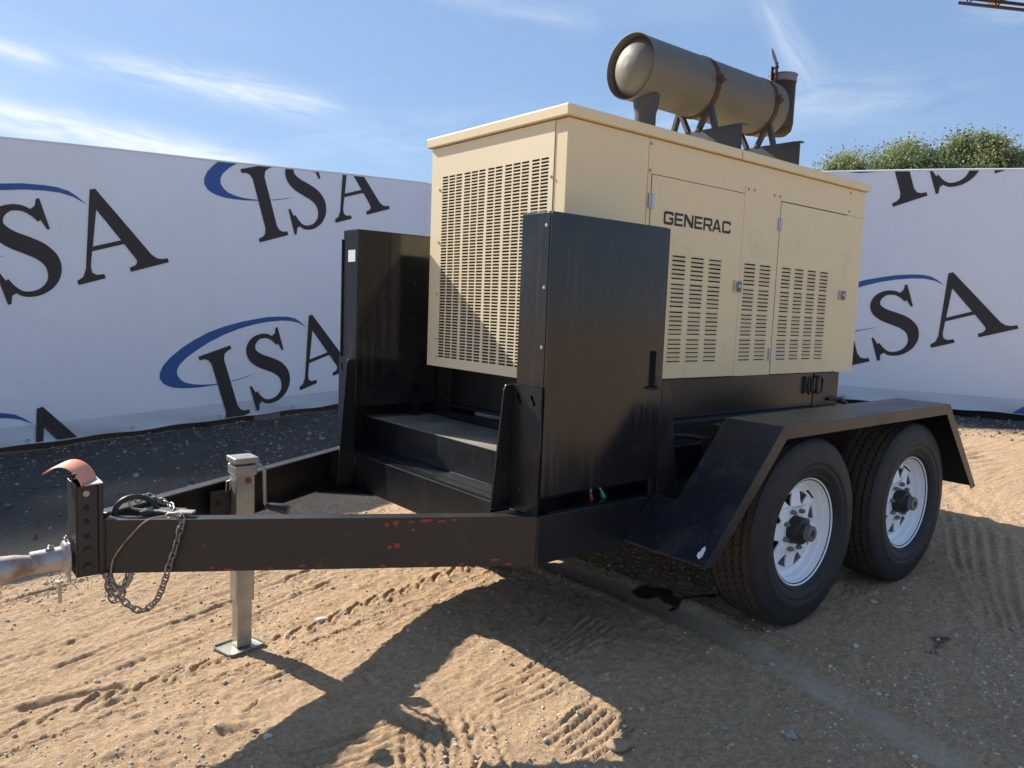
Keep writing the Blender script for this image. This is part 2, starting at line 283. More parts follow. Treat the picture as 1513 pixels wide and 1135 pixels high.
def field(x, y):
    z = zbase(x, y)
    near = np.clip(1.2 - np.hypot(x, y - 1) / 9, .15, 1)
    d = np.full(x.shape, 9.); 
    for a, b in zip(BAND[:-1], BAND[1:]): d = np.minimum(d, segdist(x, y, a, b)[0])
    wob = .02 * vnoise(x, y, 6, 3); dust = np.clip(1 - (np.abs(d + wob) / (.085 + .03 * vnoise(x, y, 3, 7))) ** 3, 0, 1)
    rough = (1 - dust * .7)
    z = z + rough * (.018 * vnoise(x, y, 1.7, 1) + .009 * vnoise(x, y, 4.1, 2) + .0055 * vnoise(x, y, 11, 4) + .0045 * vnoise(x, y, 27, 5) + .0050 * vnoise(x, y, 52, 6) + .0050 * vnoise(x, y, 88, 14))
    an = x * math.cos(.38) + y * math.sin(.38), -x * math.sin(.38) + y * math.cos(.38)
    z = z + rough * .006 * vnoise(an[0] * .25, an[1] * 3.2, 6, 8) + .003 * vnoise(an[0] * .3, an[1] * 4, 18, 9)
    cl = np.clip(vnoise(x, y, 19, 11) - .12, 0, 1) * np.clip(vnoise(x, y, 2.2, 12) + .15, 0, 1); z = z + rough * cl * .05
    z = z - dust * .014 + .014 * np.exp(-((d - .125) / .028) ** 2) * (.7 + vnoise(x, y, 9, 13))
    # tyre-worn wave beside the band
    for pts, w, dep, berm, crisp in GROOVES:
        xs = [p[0] for p in pts]; ys = [p[1] for p in pts]; mk = (x > min(xs) - .2) & (x < max(xs) + .2) & (y > min(ys) - .2) & (y < max(ys) + .2)
        if not mk.any(): continue
        xx, yy = x[mk], y[mk]; wb = .35 * w * vnoise(xx, yy, 25, 21); dm = np.full(xx.shape, 9.)
        for a, b in zip(pts[:-1], pts[1:]): dm = np.minimum(dm, segdist(xx, yy, a, b)[0])
        dm = np.abs(dm + wb); fade = np.clip((1.0 if crisp else .75) + vnoise(xx, yy, 5, 22) * (.9 if crisp else 1.6), .1, 1.1)
        z[mk] += fade * (-dep * np.exp(-(dm / w) ** 2) + dep * berm * np.exp(-((dm - 2.0 * w) / (.9 * w)) ** 2))
    # keep the wheels and the jack plate in contact
    for cx, cy, r, h in ((.88, -.485, .2, -.004), (1.815, -.485, .2, -.004), (.88, 1.41, .2, -.004), (1.815, 1.41, .2, -.004), (-.975, .70, .13, -.106)):
        k = np.exp(-(((x - cx) ** 2 + (y - cy) ** 2) / r ** 2) ** 2); z = z * (1 - k) + h * k
    return z, dust, d
def axis(a, b, step, lim):
    core = list(np.arange(a, b, step)); up = []; s = step; p = core[-1]
    while p < lim: s = min(s * 1.06, 25); p += s; up.append(p)
    dn = []; s = step; p = core[0]
    while p > -lim: s = min(s * 1.06, 25); p -= s; dn.append(p)
    return np.array(dn[::-1] + core + up)
gx = axis(-2.25, 3.0, .0085, 500); gy = axis(-1.6, 2.1, .0085, 500)
X, Y = np.meshgrid(gx, gy); Z, DU, DD = field(X, Y)
nx, ny = len(gx), len(gy)
me = bpy.data.meshes.new('ground'); me.vertices.add(nx * ny); me.vertices.foreach_set('co', np.stack([X, Y, Z], -1).astype(np.float32).ravel())
i = np.arange(nx - 1)[None, :] + nx * np.arange(ny - 1)[:, None]; q = np.stack([i, i + 1, i + 1 + nx, i + nx], -1).reshape(-1, 4)
me.loops.add(q.size); me.loops.foreach_set('vertex_index', q.ravel().astype(np.int32)); me.polygons.add(len(q)); me.polygons.foreach_set('loop_start', (np.arange(len(q)) * 4).astype(np.int32)); me.polygons.foreach_set('loop_total', np.full(len(q), 4, np.int32)); me.polygons.foreach_set('use_smooth', np.ones(len(q), bool)); me.update()
def attr(name, a): at = me.attributes.new(name, 'FLOAT', 'POINT'); at.data.foreach_set('value', a.astype(np.float32).ravel())
attr('dust', DU)
oil = np.zeros_like(X)
for a, b, r in (((.66, .08), (.70, .0), .055), ((.70, .02), (.67, -.10), .04), ((.60, -.14), (.74, -.13), .012), ((.74, -.13), (.86, -.20), .012)):
    mk = (np.abs(X - a[0]) < 1) & (np.abs(Y - a[1]) < 1); dd = segdist(X[mk], Y[mk], a, b)[0] + .03 * vnoise(X[mk], Y[mk], 22, 31); oil[mk] = np.maximum(oil[mk], np.clip((r - dd) / .012, 0, 1))
attr('oil', oil)
st = np.zeros_like(X); mk = (np.abs(X - 1.15) < .3) & (np.abs(Y + 1.02) < .3); dd = segdist(X[mk], Y[mk], (1.1, -1.03), (1.26, -1.0))[0] + .04 * vnoise(X[mk], Y[mk], 18, 33); st[mk] = np.clip((.03 - dd) / .015, 0, 1); attr('stain', st)
# crushed gravel by the banners, its dark colour also painting shade behind the tongue
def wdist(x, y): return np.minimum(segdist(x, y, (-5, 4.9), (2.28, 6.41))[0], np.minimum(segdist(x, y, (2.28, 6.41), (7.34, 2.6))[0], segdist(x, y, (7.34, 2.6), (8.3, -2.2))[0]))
wd = wdist(X, Y); GRAVEL_SHADE = np.clip((3.7 - wd + 1.2 * vnoise(X, Y, 1.3, 41)) / 1.6, 0, 1) * (X < 4) + np.clip((1.05 - wd + .5 * vnoise(X, Y, 2.3, 42)) / .5, 0, 1) * (X >= 4); attr('gravel', GRAVEL_SHADE)
gm = bpy.data.materials.new('sandy_dirt'); gm.use_nodes = True; t = gm.node_tree; b = t.nodes['Principled BSDF']; b.inputs['Roughness'].default_value = .93; b.inputs['Specular IOR Level'].default_value = .25
co = N(t, 'ShaderNodeTexCoord').outputs['Object']
def tn(s, d=6.0, r=.6, v=co): n = N(t, 'ShaderNodeTexNoise', i_Scale=s, i_Detail=d, i_Roughness=r); t.links.new(v, n.inputs['Vector']); return n.outputs['Fac']
def ramp(f, stops):
    n = N(t, 'ShaderNodeValToRGB'); e = n.color_ramp.elements
    while len(e) < len(stops): e.new(.5)
    for i, (p, c) in enumerate(stops): e[i].position = p; e[i].color = (*c, 1)
    t.links.new(f, n.inputs[0]); return n.outputs[0]
def mixc(f, a, b_, bt='MIX'):
    n = N(t, 'ShaderNodeMix', data_type='RGBA', blend_type=bt)
    for s, v in (('Factor', f), ('A', a), ('B', b_)):
        if isinstance(v, (int, float)): n.inputs[s].default_value = v
        elif isinstance(v, tuple): n.inputs[s].default_value = (*v, 1)
        else: t.links.new(v, n.inputs[s])
    return n.outputs['Result']
def at(nm): n = N(t, 'ShaderNodeAttribute', attribute_name=nm); return n.outputs['Fac']
c = ramp(tn(1.1, 8, .62), [(.3, (.45, .285, .150)), (.5, (.56, .372, .208)), (.7, (.65, .455, .27))])
c = mixc(.62, c, ramp(tn(46, 9, .82), [(.36, (.30, .18, .095)), (.5, (.57, .385, .222)), (.62, (.78, .58, .39))]))
c = mixc(mth(t, 'MULTIPLY', mth(t, 'SUBTRACT', tn(4.5, 7, .65), .52, clamp=True), 2.2, clamp=True), c, (.42, .29, .185))
vo = N(t, 'ShaderNodeTexVoronoi', i_Scale=150.0); t.links.new(co, vo.inputs['Vector']); vs_ = N(t, 'ShaderNodeSeparateColor'); t.links.new(vo.outputs['Color'], vs_.inputs[0])
spk = mth(t, 'MULTIPLY', mth(t, 'LESS_THAN', vo.outputs['Distance'], .36), mth(t, 'GREATER_THAN', vs_.outputs[0], .72))
c = mixc(mth(t, 'MULTIPLY', spk, .75), c, ramp(vs_.outputs[1], [(0, (.22, .18, .15)), (.5, (.42, .37, .32)), (1, (.75, .70, .62))]))
gravel_shade_c = ramp(tn(55, 6, .8), [(.32, (.040, .036, .034)), (.5, (.085, .077, .072)), (.66, (.17, .158, .148))])  # gravel tone, darkened further to deepen the banner shade
gravel_shade_c = mixc(mth(t, 'MULTIPLY', mth(t, 'SUBTRACT', tn(1.7, 6, .6), .45, clamp=True), 2.5, clamp=True), gravel_shade_c, (.075, .062, .054))
c = mixc(at('gravel'), c, gravel_shade_c)
c = mixc(mth(t, 'MULTIPLY', mth(t, 'MULTIPLY', at('dust'), mth(t, 'MULTIPLY_ADD', tn(14, 6, .7), 1.6, -.2, clamp=True)), .6), c, ramp(tn(9, 7), [(.3, (.44, .37, .31)), (.7, (.60, .53, .46))]))
c = mixc(mth(t, 'MULTIPLY', at('oil'), .96), c, (.012, .011, .011)); c = mixc(mth(t, 'MULTIPLY', at('stain'), .7), c, (.06, .035, .025))
t.links.new(c, b.inputs['Base Color']); t.links.new(mth(t, 'SUBTRACT', .93, mth(t, 'MULTIPLY', at('oil'), .25)), b.inputs['Roughness'])
h = mth(t, 'ADD', mth(t, 'ADD', mth(t, 'MULTIPLY', tn(70, 9, .78), 1.0), mth(t, 'MULTIPLY', tn(22, 5, .6), .6)), mth(t, 'MULTIPLY', spk, .35)); h = mth(t, 'MULTIPLY', h, mth(t, 'SUBTRACT', 1.0, mth(t, 'MULTIPLY', at('dust'), .45)))
bp = N(t, 'ShaderNodeBump', i_Strength=.95, i_Distance=.015); t.links.new(h, bp.inputs['Height']); t.links.new(bp.outputs[0], b.inputs['Normal'])
me.materials.append(gm); gr = bpy.data.objects.new('ground', me); C.objects.link(gr); gr['kind'] = 'structure'
def gz(x, y): return float(field(np.array([[float(x)]]), np.array([[float(y)]]))[0][0, 0])

# ------------------------------------------------------------------ pebbles and stones
ico = bmesh.new(); bmesh.ops.create_icosphere(ico, subdivisions=1, radius=1); IV = np.array([v.co[:] for v in ico.verts]); IF = np.array([[v.index for v in f.verts] for f in ico.faces]); ico.free()
def pebbles(name, pts, size, mats, flat=.6):
    n = len(pts); zz = field(pts[:, :1], pts[:, 1:2])[0][:, 0]
    ang = rng.random(n) * 6.28; s = size * np.exp(rng.normal(0, .45, n)); s = np.minimum(s, size * 3)
    v = IV[None] * (1 + rng.normal(0, .14, (n, len(IV), 1))); v = v * np.stack([np.ones(n), rng.uniform(.6, .95, n), rng.uniform(.4, flat + .2, n)], -1)[:, None, :] * s[:, None, None]
    ca, sa = np.cos(ang)[:, None], np.sin(ang)[:, None]; vx = v[..., 0] * ca - v[..., 1] * sa; vy = v[..., 0] * sa + v[..., 1] * ca
    V = np.stack([vx + pts[:, :1], vy + pts[:, 1:2], v[..., 2] + zz[:, None] + (s * .15)[:, None]], -1).reshape(-1, 3)
    Fc = (IF[None] + (np.arange(n) * len(IV))[:, None, None]).reshape(-1, 3)
    m = bpy.data.meshes.new(name); m.vertices.add(len(V)); m.vertices.foreach_set('co', V.astype(np.float32).ravel()); m.loops.add(Fc.size); m.loops.foreach_set('vertex_index', Fc.ravel().astype(np.int32)); m.polygons.add(len(Fc)); m.polygons.foreach_set('loop_start', (np.arange(len(Fc)) * 3).astype(np.int32)); m.polygons.foreach_set('loop_total', np.full(len(Fc), 3, np.int32))
    for x in mats: m.materials.append(x)
    m.polygons.foreach_set('material_index', np.repeat(rng.integers(0, len(mats), n), len(IF)).astype(np.int32)); m.update()
    o = bpy.data.objects.new(name, m); C.objects.link(o); o['kind'] = 'stuff'; tag(o, *({'pebbles': ('small pebbles scattered over the sandy dirt around the trailer', 'pebbles'), 'gravel': ('grey crushed gravel lying along the foot of the banners', 'gravel')}[name])); return o
pp = []
while len(pp) < 15000:
    x, y = random.uniform(-2.3, 3.4), random.uniform(-1.75, 2.4)
    if min(segdist(np.array(x), np.array(y), a, b)[0] for a, b in zip(BAND[:-1], BAND[1:])) < .10 or math.hypot(x - .7, y - .0) < .22: continue
    k = float(vnoise(np.array(x), np.array(y), 1.6, 51)) + (.25 if abs(min(segdist(np.array(x), np.array(y), a, b)[0] for a, b in zip(BAND[:-1], BAND[1:])) - .16) < .06 else 0)
    if random.random() < .22 + k * 1.1: pp.append((x, y))
pebbles('pebbles', np.array(pp), .0040, [STONE[0], STONE[0], STONE[1], STONE[0], STONE[2], STONE[2]])
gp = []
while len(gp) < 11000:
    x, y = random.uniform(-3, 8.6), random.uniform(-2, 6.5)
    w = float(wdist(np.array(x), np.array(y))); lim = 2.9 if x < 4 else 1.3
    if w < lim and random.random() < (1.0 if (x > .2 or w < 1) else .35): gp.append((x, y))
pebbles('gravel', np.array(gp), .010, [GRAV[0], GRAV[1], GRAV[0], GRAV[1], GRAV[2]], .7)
def stone(loc, s, m, label, group=None, sq=(1, .8, .62)):
    b_ = bmesh.new(); bmesh.ops.create_icosphere(b_, subdivisions=3, radius=1); k = random.random() * 50
    for v in b_.verts:
        p = v.co.copy(); n = float(vnoise(np.array(p.x * 1.0 + p.z + k), np.array(p.y + p.z * .7 + k), 1.1, 61)) * .5 + float(vnoise(np.array(p.x + k), np.array(p.y - p.z), 3.1, 62)) * .16
        v.co = Vector((p.x * sq[0], p.y * sq[1], p.z * sq[2])) * (1 + n)
    me_ = bpy.data.meshes.new('stone'); b_.to_mesh(me_); b_.free(); me_.polygons.foreach_set('use_smooth', [True] * len(me_.polygons)); me_.materials.append(m)
    o = bpy.data.objects.new('stone', me_); C.objects.link(o); o.scale = (s,) * 3; o.location = (loc[0], loc[1], gz(*loc) + s * .25); o.rotation_euler[2] = random.random() * 6; tag(o, label, 'stone', group); return o
GS = 'loose stones on the dirt'
stone((.126, -1.009), .021, STONE[1], 'largest rounded grey stone in the shade left of the pale dust band', GS)
stone((-.179, -1.0), .020, STONE[1], 'upright grey stone by the small sunlit sliver at the bottom edge', GS)
stone((.02, -.84), .012, STONE[1], 'small grey stone just above the largest shaded stone', GS)
stone((1.399, -.648), .016, STONE[2], 'pale flat chip in the shade right of the front wheel', GS, (1.2, .7, .35))
stone((.88, -.83), .013, STONE[2], 'small pale stone in the shade below the front wheel', GS)
stone((.50, -.70), .017, STONE[0], 'brown clod on the ridge between front tyre and pale dust band', GS)
stone((-.629, .717), .024, STONE[2], 'cream stone bedded in sunlit sand right of the jack', GS, (1.2, .8, .4))
stone((-.55, .33), .013, STONE[2], 'small pale stone inside the tongue shadow', GS)
stone((-1.157, -.03), .014, STONE[2], 'white stone at the left edge of the tongue shadow', GS)
stone((-1.18, .02), .013, STONE[3], 'brown lump beside the hollow left of the tongue shadow', GS)
stone((-.62, -.02), .010, STONE[2], 'little white stone on the right edge of the tongue shadow', GS)
stone((-.10, -.60), .012, STONE[0], 'tan pebble at the tip of the sunlit wedge', GS)
stone((-.32, -.70), .030, STONE[3], 'crumbly brown clod at the lower edge of the sunlit wedge', GS, (1.2, .9, .5))

# ------------------------------------------------------------------ banners
def rot2(p, a): return (p[0] * math.cos(a) - p[1] * math.sin(a), p[0] * math.sin(a) + p[1] * math.cos(a))
I_ = [(-.01, .785), (-.01, .745), (.045, .737), (.083, .715), (.105, .66), (.105, .13), (.085, .075), (.045, .05), (-.01, .042), (-.01, 0), (.37, 0), (.37, .042), (.315, .05), (.275, .075), (.255, .13), (.255, .66), (.277, .715), (.315, .737), (.37, .745), (.37, .785)]
A_o = [(1.425, .80), (1.475, .80), (1.80, .11), (1.84, .065), (1.89, .045), (1.945, .04), (1.945, 0), (1.555, 0), (1.555, .04), (1.62, .05), (1.645, .08), (1.635, .12), (1.575, .265), (1.27, .265), (1.215, .135), (1.21, .08), (1.24, .05), (1.31, .04), (1.31, 0), (1.06, 0), (1.06, .04), (1.12, .06), (1.165, .12)]
A_h = [(1.29, .305), (1.558, .305), (1.425, .62)]
spine = [(.925, .615, .03), (.885, .69, .045), (.82, .745, .05), (.73, .765, .055), (.64, .735, .085), (.59, .665, .115), (.60, .585, .14), (.665, .505, .15), (.76, .435, .155), (.85, .36, .155), (.905, .27, .145), (.905, .175, .12), (.86, .09, .085), (.78, .037, .06), (.69, .022, .05), (.60, .045, .045), (.545, .11, .04), (.515, .19, .03)]
def s_glyph():
    P = [Vector(p[:2]) for p in spine]; Wd = [p[2] for p in spine]
    def cr(a, b, c, d, t): return .5 * ((2 * b) + (c - a) * t + (2 * a - 5 * b + 4 * c - d) * t * t + (3 * b - a - 3 * c + d) * t ** 3)
    Q = []; 
    for k in range(len(P) - 1):
        for j in range(4):
            t_ = j / 4; g_ = lambda i_: max(0, min(len(P) - 1, i_)); Q.append((cr(P[g_(k - 1)], P[k], P[k + 1], P[g_(k + 2)], t_), Wd[k] + (Wd[k + 1] - Wd[k]) * t_))
    Q.append((P[-1], Wd[-1])); Lp, Rp = [], []
    for k, (p, w) in enumerate(Q):
        tg = (Q[min(k + 1, len(Q) - 1)][0] - Q[max(k - 1, 0)][0]).normalized(); nn = Vector((-tg.y, tg.x)); Lp.append(tuple(p + nn * w / 2)); Rp.append(tuple(p - nn * w / 2))
    top = [(.985, .53), (.985, .80), (.957, .80), (.937, .76)]; bot = [(.455, .275), (.455, -.015), (.483, -.015), (.503, .03)]
    return Lp, Rp, top, bot
Lp, Rp, tp, bt = s_glyph()
# going down the spine the right-hand side (Rp) is on the left of the page; serif stubs close the two ends
S_ = [(.962, .535), (.985, .53), (.985, .80), (.957, .80), (.94, .762)] + Lp[3:-8] if False else None
def S_outline():
    a = Lp if Lp[0][0] > Rp[0][0] else Rp; b = Rp if a is Lp else Lp
    # a starts on the outer right, b on the inner left
    o = [(.965, .53), (.985, .53), (.985, .80), (.96, .80), (.945, .765), (.925, .755)]
    a2 = [p for p in a[4:]]
    return o, a, b
SWO = [(1.359, .676), (1.30, .76), (1.244, .819), (1.16, .866), (1.061, .90), (.90, .942), (.725, .968), (.55, .988), (.364, .997), (.18, .992), (.004, .965), (-.15, .928), (-.291, .875), (-.39, .82), (-.448, .756), (-.462, .705), (-.442, .645), (-.405, .605), (-.355, .57), (-.27, .53), (-.179, .499), (-.05, .463), (.079, .436), (.2, .415), (.322, .399), (.45, .39), (.584, .387)]
SWI = [(1.359, .676), (1.27, .76), (1.17, .815), (1.046, .856), (.88, .892), (.708, .915), (.52, .922), (.336, .915), (.16, .892), (.002, .856), (-.13, .818), (-.226, .772), (-.27, .725), (-.28, .676), (-.262, .622), (-.222, .575), (-.14, .525), (-.047, .486), (.08, .448), (.213, .418), (.4, .4), (.584, .3865)]
LOGO_GLYPHS = {'letter_i': ([I_], LOGO_K), 'letter_a': ([A_o, A_h], LOGO_K), 'swoosh': ([SWO + SWI[::-1][1:-1]], LOGO_B)}
def stroke_S():
    g = G(); n = len(Lp); g.add([(p[0], p[1], 0) for p in Lp] + [(p[0], p[1], 0) for p in Rp], [(k, k + 1, n + k + 1, n + k) for k in range(n - 1)]); return g
def make_logo_mesh(kind):
    if kind == 'letter_s':
        g = stroke_S()
        g.add([(.962, .53, .0008), (.985, .53, .0008), (.985, .80, .0008), (.957, .80, .0008), (.93, .745, .0008), (.875, .72, .0008), (.93, .635, .0008)], [(0, 1, 2, 3, 4, 5, 6)])
        g.add([(.478, .275, .0008), (.455, .275, .0008), (.455, -.015, .0008), (.483, -.015, .0008), (.51, .05, .0008), (.565, .07, .0008), (.51, .17, .0008)], [(0, 1, 2, 3, 4, 5, 6)])
        me_ = mesh_from(kind, g.v, g.f); b_ = bmesh.new(); b_.from_mesh(me_); bmesh.ops.triangulate(b_, faces=b_.faces); 
        for f_ in b_.faces:
            if f_.normal.z < 0: f_.normal_flip()
        b_.to_mesh(me_); b_.free(); me_.materials.append(LOGO_K); return me_
    lp, m_ = LOGO_GLYPHS[kind]; me_ = curve_mesh(kind, lp, .0012); me_.materials.clear(); me_.materials.append(m_); return me_
GM = {k: make_logo_mesh(k) for k in ('letter_i', 'letter_s', 'letter_a', 'swoosh')}
LA, LB = (2.885, .873), (-.476, -1.985)
def banner(name, A, B, s0, s1, ztop, zbot, org, label, frame_label, seams, logos=True):
    A = Vector((*A, 0)); B = Vector((*B, 0)); tdir = (B - A).normalized(); nrm = Vector((tdir.y, -tdir.x, 0))   # toward the yard
    root = thing(name, tuple(A + tdir * s0 + Vector((0, 0, zbot(s0)))), label, 'banner', 'printed banners walling the yard')
    def P(s, z, off=0): return A + tdir * s + nrm * off + Vector((0, 0, z))
    hem = .17; n = 90; rip = lambda s, z: .010 * math.sin(s * 3.1 + z) + .006 * math.sin(s * 7.7 - z * 2)
    # sheet: thin slab, gently waving top edge
    g = G(); rows = 14; vv = []; ff = []
    sag = lambda s: .004 * math.sin(s * 2.1)
    for side in (0, 1):
        for i in range(n + 1):
            s = s0 + (s1 - s0) * i / n; zt, zb = ztop(s) + sag(s), zbot(s) + hem
            for j in range(rows + 1): z = zb + (zt - zb) * j / rows; vv.append(P(s, z, -.008 * side))
    K = (n + 1) * (rows + 1); w = rows + 1
    for i in range(n):
        for j in range(rows): a = i * w + j; ff += [(a, a + w, a + w + 1, a + 1), (a + K, a + K + 1, a + K + w + 1, a + K + w)]
        ff += [(i * w, i * w + K, (i + 1) * w + K, (i + 1) * w), (i * w + rows, (i + 1) * w + rows, (i + 1) * w + rows + K, i * w + rows + K)]
    for a in (0, n * w):
        for j in range(rows): ff.append((a + j, a + j + 1, a + j + 1 + K, a + j + K))
    g.add(vv, ff); g.put('sheet', BAN, root, smooth=True)
    # top seam roll
    G().tube([P(s0 + (s1 - s0) * i / 60, ztop(s0 + (s1 - s0) * i / 60) + sag(s0 + (s1 - s0) * i / 60), -.004) for i in range(61)], .011, 8).put('top_seam', BAN, root, smooth=True)
    g = G(); vv = []; ff = []
    for side in (0, 1):
        for i in range(n + 1):
            s = s0 + (s1 - s0) * i / n; zb = zbot(s)
            for j in range(5): z = zb + hem * j / 4; vv.append(P(s, z + (.006 * math.sin(s * 9) if j == 0 else 0), (.002 if j == 4 else .004 + .012 * math.sin(s * 6.3 + j)) * (1 - j / 4) + .001 - .008 * side))
    K = (n + 1) * 5
    for i in range(n):
        for j in range(4): a = i * 5 + j; ff += [(a, a + 5, a + 6, a + 1), (a + K, a + K + 1, a + K + 6, a + K + 5)]
        ff += [(i * 5, i * 5 + K, i * 5 + 5 + K, i * 5 + 5)]
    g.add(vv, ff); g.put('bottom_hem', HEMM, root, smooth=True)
    s = s0 + .45
    while s < s1:
        g = G(); c_ = P(s, zbot(s) + .035, .012); g.lathe([(.011, -.002), (.018, -.001), (.020, .002), (.016, .004), (.011, .003)], c_, nrm, 14); g.put('grommet', ZINC, root, smooth=True); s += .92
    for s in seams: G().box((-.0015, -.0005, 0), (.0015, .0012, 1)).put('seam', BAN, root).matrix_local = Matrix()
    for o in [o for o in root.children if o.name.startswith('seam')]: bpy.data.objects.remove(o)
    # added strip behind the cloth blocks sunlight through the gap above the ground
    g = G(); g.prism([P(s0, zbot(s0) - .25, -.10), P(s0, zbot(s0) + .12, -.10), P(s0, zbot(s0) + .12, -.20), P(s0, zbot(s0) - .25, -.20)], tuple(P(s1, zbot(s1), 0) - P(s0, zbot(s0), 0))); g.put('sun_block_strip', DARK, root)
    # frame posts behind the cloth, standing on the ground
    s = s0 + .15
    while s < s1:
        q = P(s, 0, -.06); zg = gz(q.x, q.y); G().box((q.x - .03, q.y - .03, zg - .05), (q.x + .03, q.y + .03, ztop(s) - .03)).put('post', BLKT, root); s += 2.4
    if logos:
        basis = Matrix((tdir, Vector((0, 0, 1)), nrm)).transposed().to_4x4()
        for i in range(-3, 5):
            for j in range(-3, 4):
                o0 = (org[0] + LA[0] * i + LB[0] * j, org[1] + LA[1] * i + LB[1] * j)
                if o0[0] > s1 + .6 or o0[0] < s0 - 2.3: continue
                if o0[1] > ztop(s0) + .6 or o0[1] < zbot(s0) - 1.9: continue
                for kd in ('swoosh', 'letter_i', 'letter_s', 'letter_a'):
                    m_ = GM[kd].copy(); m_.transform(Matrix.Rotation(R(17.5), 4, 'Z')); m_.transform(Matrix.Translation((o0[0], o0[1], .0030 + (.0022 if kd != 'swoosh' else 0))))
                    b_ = bmesh.new(); b_.from_mesh(m_)
                    sl = (ztop(1) - ztop(0)); sb = (zbot(1) - zbot(0))
                    for co_, no_ in (((0, ztop(0) - .012, 0), (-sl, 1, 0)), ((0, zbot(0) + hem + .004 if kd == '' else zbot(0) + .012, 0), (sb, -1, 0)), ((s0 + .01, 0, 0), (-1, 0, 0)), ((s1 - .01, 0, 0), (1, 0, 0))):
                        bmesh.ops.bisect_plane(b_, geom=b_.verts[:] + b_.edges[:] + b_.faces[:], plane_co=co_, plane_no=no_, clear_outer=True)
                    if len(b_.faces) == 0: b_.free(); continue
                    # over the hem the print follows the folded cloth
                    for v in b_.verts:
                        if v.co.y < zbot(v.co.x) + hem: v.co.z += .0165 * (1 - max(0, (v.co.y - zbot(v.co.x)) / hem))
                    isl = []
                    if kd != 'letter_s':
                        left = set(b_.verts)
                        while left:
                            st_ = [left.pop()]; grp = set(st_)
                            while st_:
                                for e_ in st_.pop().link_edges:
                                    for w_ in e_.verts:
                                        if w_ in left: left.discard(w_); grp.add(w_); st_.append(w_)
                            isl.append({w_.index for w_ in grp})
                    b_.verts.index_update()
                    if len(isl) > 1:
                        isl = []; left = set(b_.verts)
                        while left:
                            st_ = [left.pop()]; grp = {st_[0].index}
                            while st_:
                                for e_ in st_.pop().link_edges:
                                    for w_ in e_.verts:
                                        if w_ in left: left.discard(w_); grp.add(w_.index); st_.append(w_)
                            isl.append(grp)
                        for grp in isl:
                            c_ = b_.copy(); c_.verts.ensure_lookup_table(); bmesh.ops.delete(c_, geom=[w_ for w_ in c_.verts if w_.index not in grp], context='VERTS')
                            m2 = m_.copy(); c_.to_mesh(m2); c_.free(); m2.transform(Matrix.Translation(A) @ basis); link(kd, m2, None, root)
                        b_.free(); continue
                    b_.to_mesh(m_); b_.free(); m_.transform(Matrix.Translation(A) @ basis); o = link(kd, m_, None, root)
    return root, P
bl, PL = banner('banner', (-1.28, 5.684), (2.278, 6.413), -3.0, 5.05, lambda s: 2.515 + .0715 * s, lambda s: -.12 + .033 * s, (-.35, .995), 'large white banner with ISA and blue swooshes left of the trailer', '', (2.2,))
br, PR = banner('banner', (7.345, 2.596), (7.820, .782), -1.4, 4.6, lambda s: 3.090 - .0584 * s, lambda s: .274 + .008 * s, (-.115, .659), 'white ISA banner behind the right end of the trailer below the trees', '', ())
bm_, PM = banner('banner', (3.66, 6.69), (6.98, 4.05), -.1, 4.2, lambda s: 2.86 + .06 * s, lambda s: .05 + .06 * s, (0.3, 1.0), 'stretch of white banner hidden behind the generator', '', (), logos=False)
q = PL(2.42, 0, -.02)
o = G().box((-.15, -.035, 0), (.15, .035, .22)).put('concrete_block', CONC, None, .008, loc=(1.33, 6.285, gz(1.3, 6.2) - .03)); o.rotation_euler[2] = .202; tag(o, 'concrete block weighing down the banner behind the far tongue beam', 'block')

# ------------------------------------------------------------------ trailer
TR = thing('generator_trailer', (1.0, .463, 0), 'black tandem axle trailer with A-frame tongue and white spoked wheels', 'trailer')
YN, YF, XF = -.28, 1.205, -.314
Z0, Z1 = .384, .555
def channel(p0, p1, z0, z1, inward, t_=.007, fl=.05):
    """steel channel between p0 and p1, web on that line, flanges reaching to the inward side"""
    p0 = Vector((*p0, 0)); p1 = Vector((*p1, 0)); d = (p1 - p0); n_ = Vector((-d.y, d.x, 0)).normalized() * inward
    poly = [(0, z0), (fl, z0), (fl, z0 + t_), (t_, z0 + t_), (t_, z1 - t_), (fl, z1 - t_), (fl, z1), (0, z1)]
    return G().prism([p0 + n_ * a + Vector((0, 0, z)) for a, z in poly], d)
def mir(y): return .463 * 2 - y - .0005
channel((XF, YN), (3.06, YN), Z0, Z1, 1).put('side_rail', BLK, TR, bevel=.003)
channel((XF, YF), (3.06, YF), Z0, Z1, -1).put('side_rail', BLK, TR, bevel=.003)
channel((XF + .001, YF - .052), (XF + .001, YN + .052), Z0, Z1 - .008, 1).put('front_crossmember', BLK, TR, bevel=.003)
channel((3.06, YN + .052), (3.06, YF - .052), Z0, Z1, 1).put('rear_crossmember', BLK, TR, bevel=.003)
for x in (.45, 1.3, 2.15): G().box((x, YN + .06, Z0 + .02), (x + .06, YF - .06, Z1 - .01)).put('crossmember', BLK, TR, bevel=.003)
tn_ = channel((-1.514, .40), (XF - .002, YN + .001), Z0, Z1 + .001, 1, fl=.052); tn_.put('tongue_beam', BLKT, TR, bevel=.004)
channel((-1.514, .526), (XF - .002, YF - .001), Z0, Z1 + .001, -1, fl=.052).put('tongue_beam', BLKT, TR, bevel=.004)
for sg_, y_ in ((1, YN), (-1, YF)):
    G().prism([(XF + .03, y_ + .015 * sg_, Z0 - .007), (XF + .03, y_ + .37 * sg_, Z0 - .007), (XF - .19, y_ + .16 * sg_, Z0 - .007)], (0, 0, .0065)).put('corner_plate', BLK, TR)
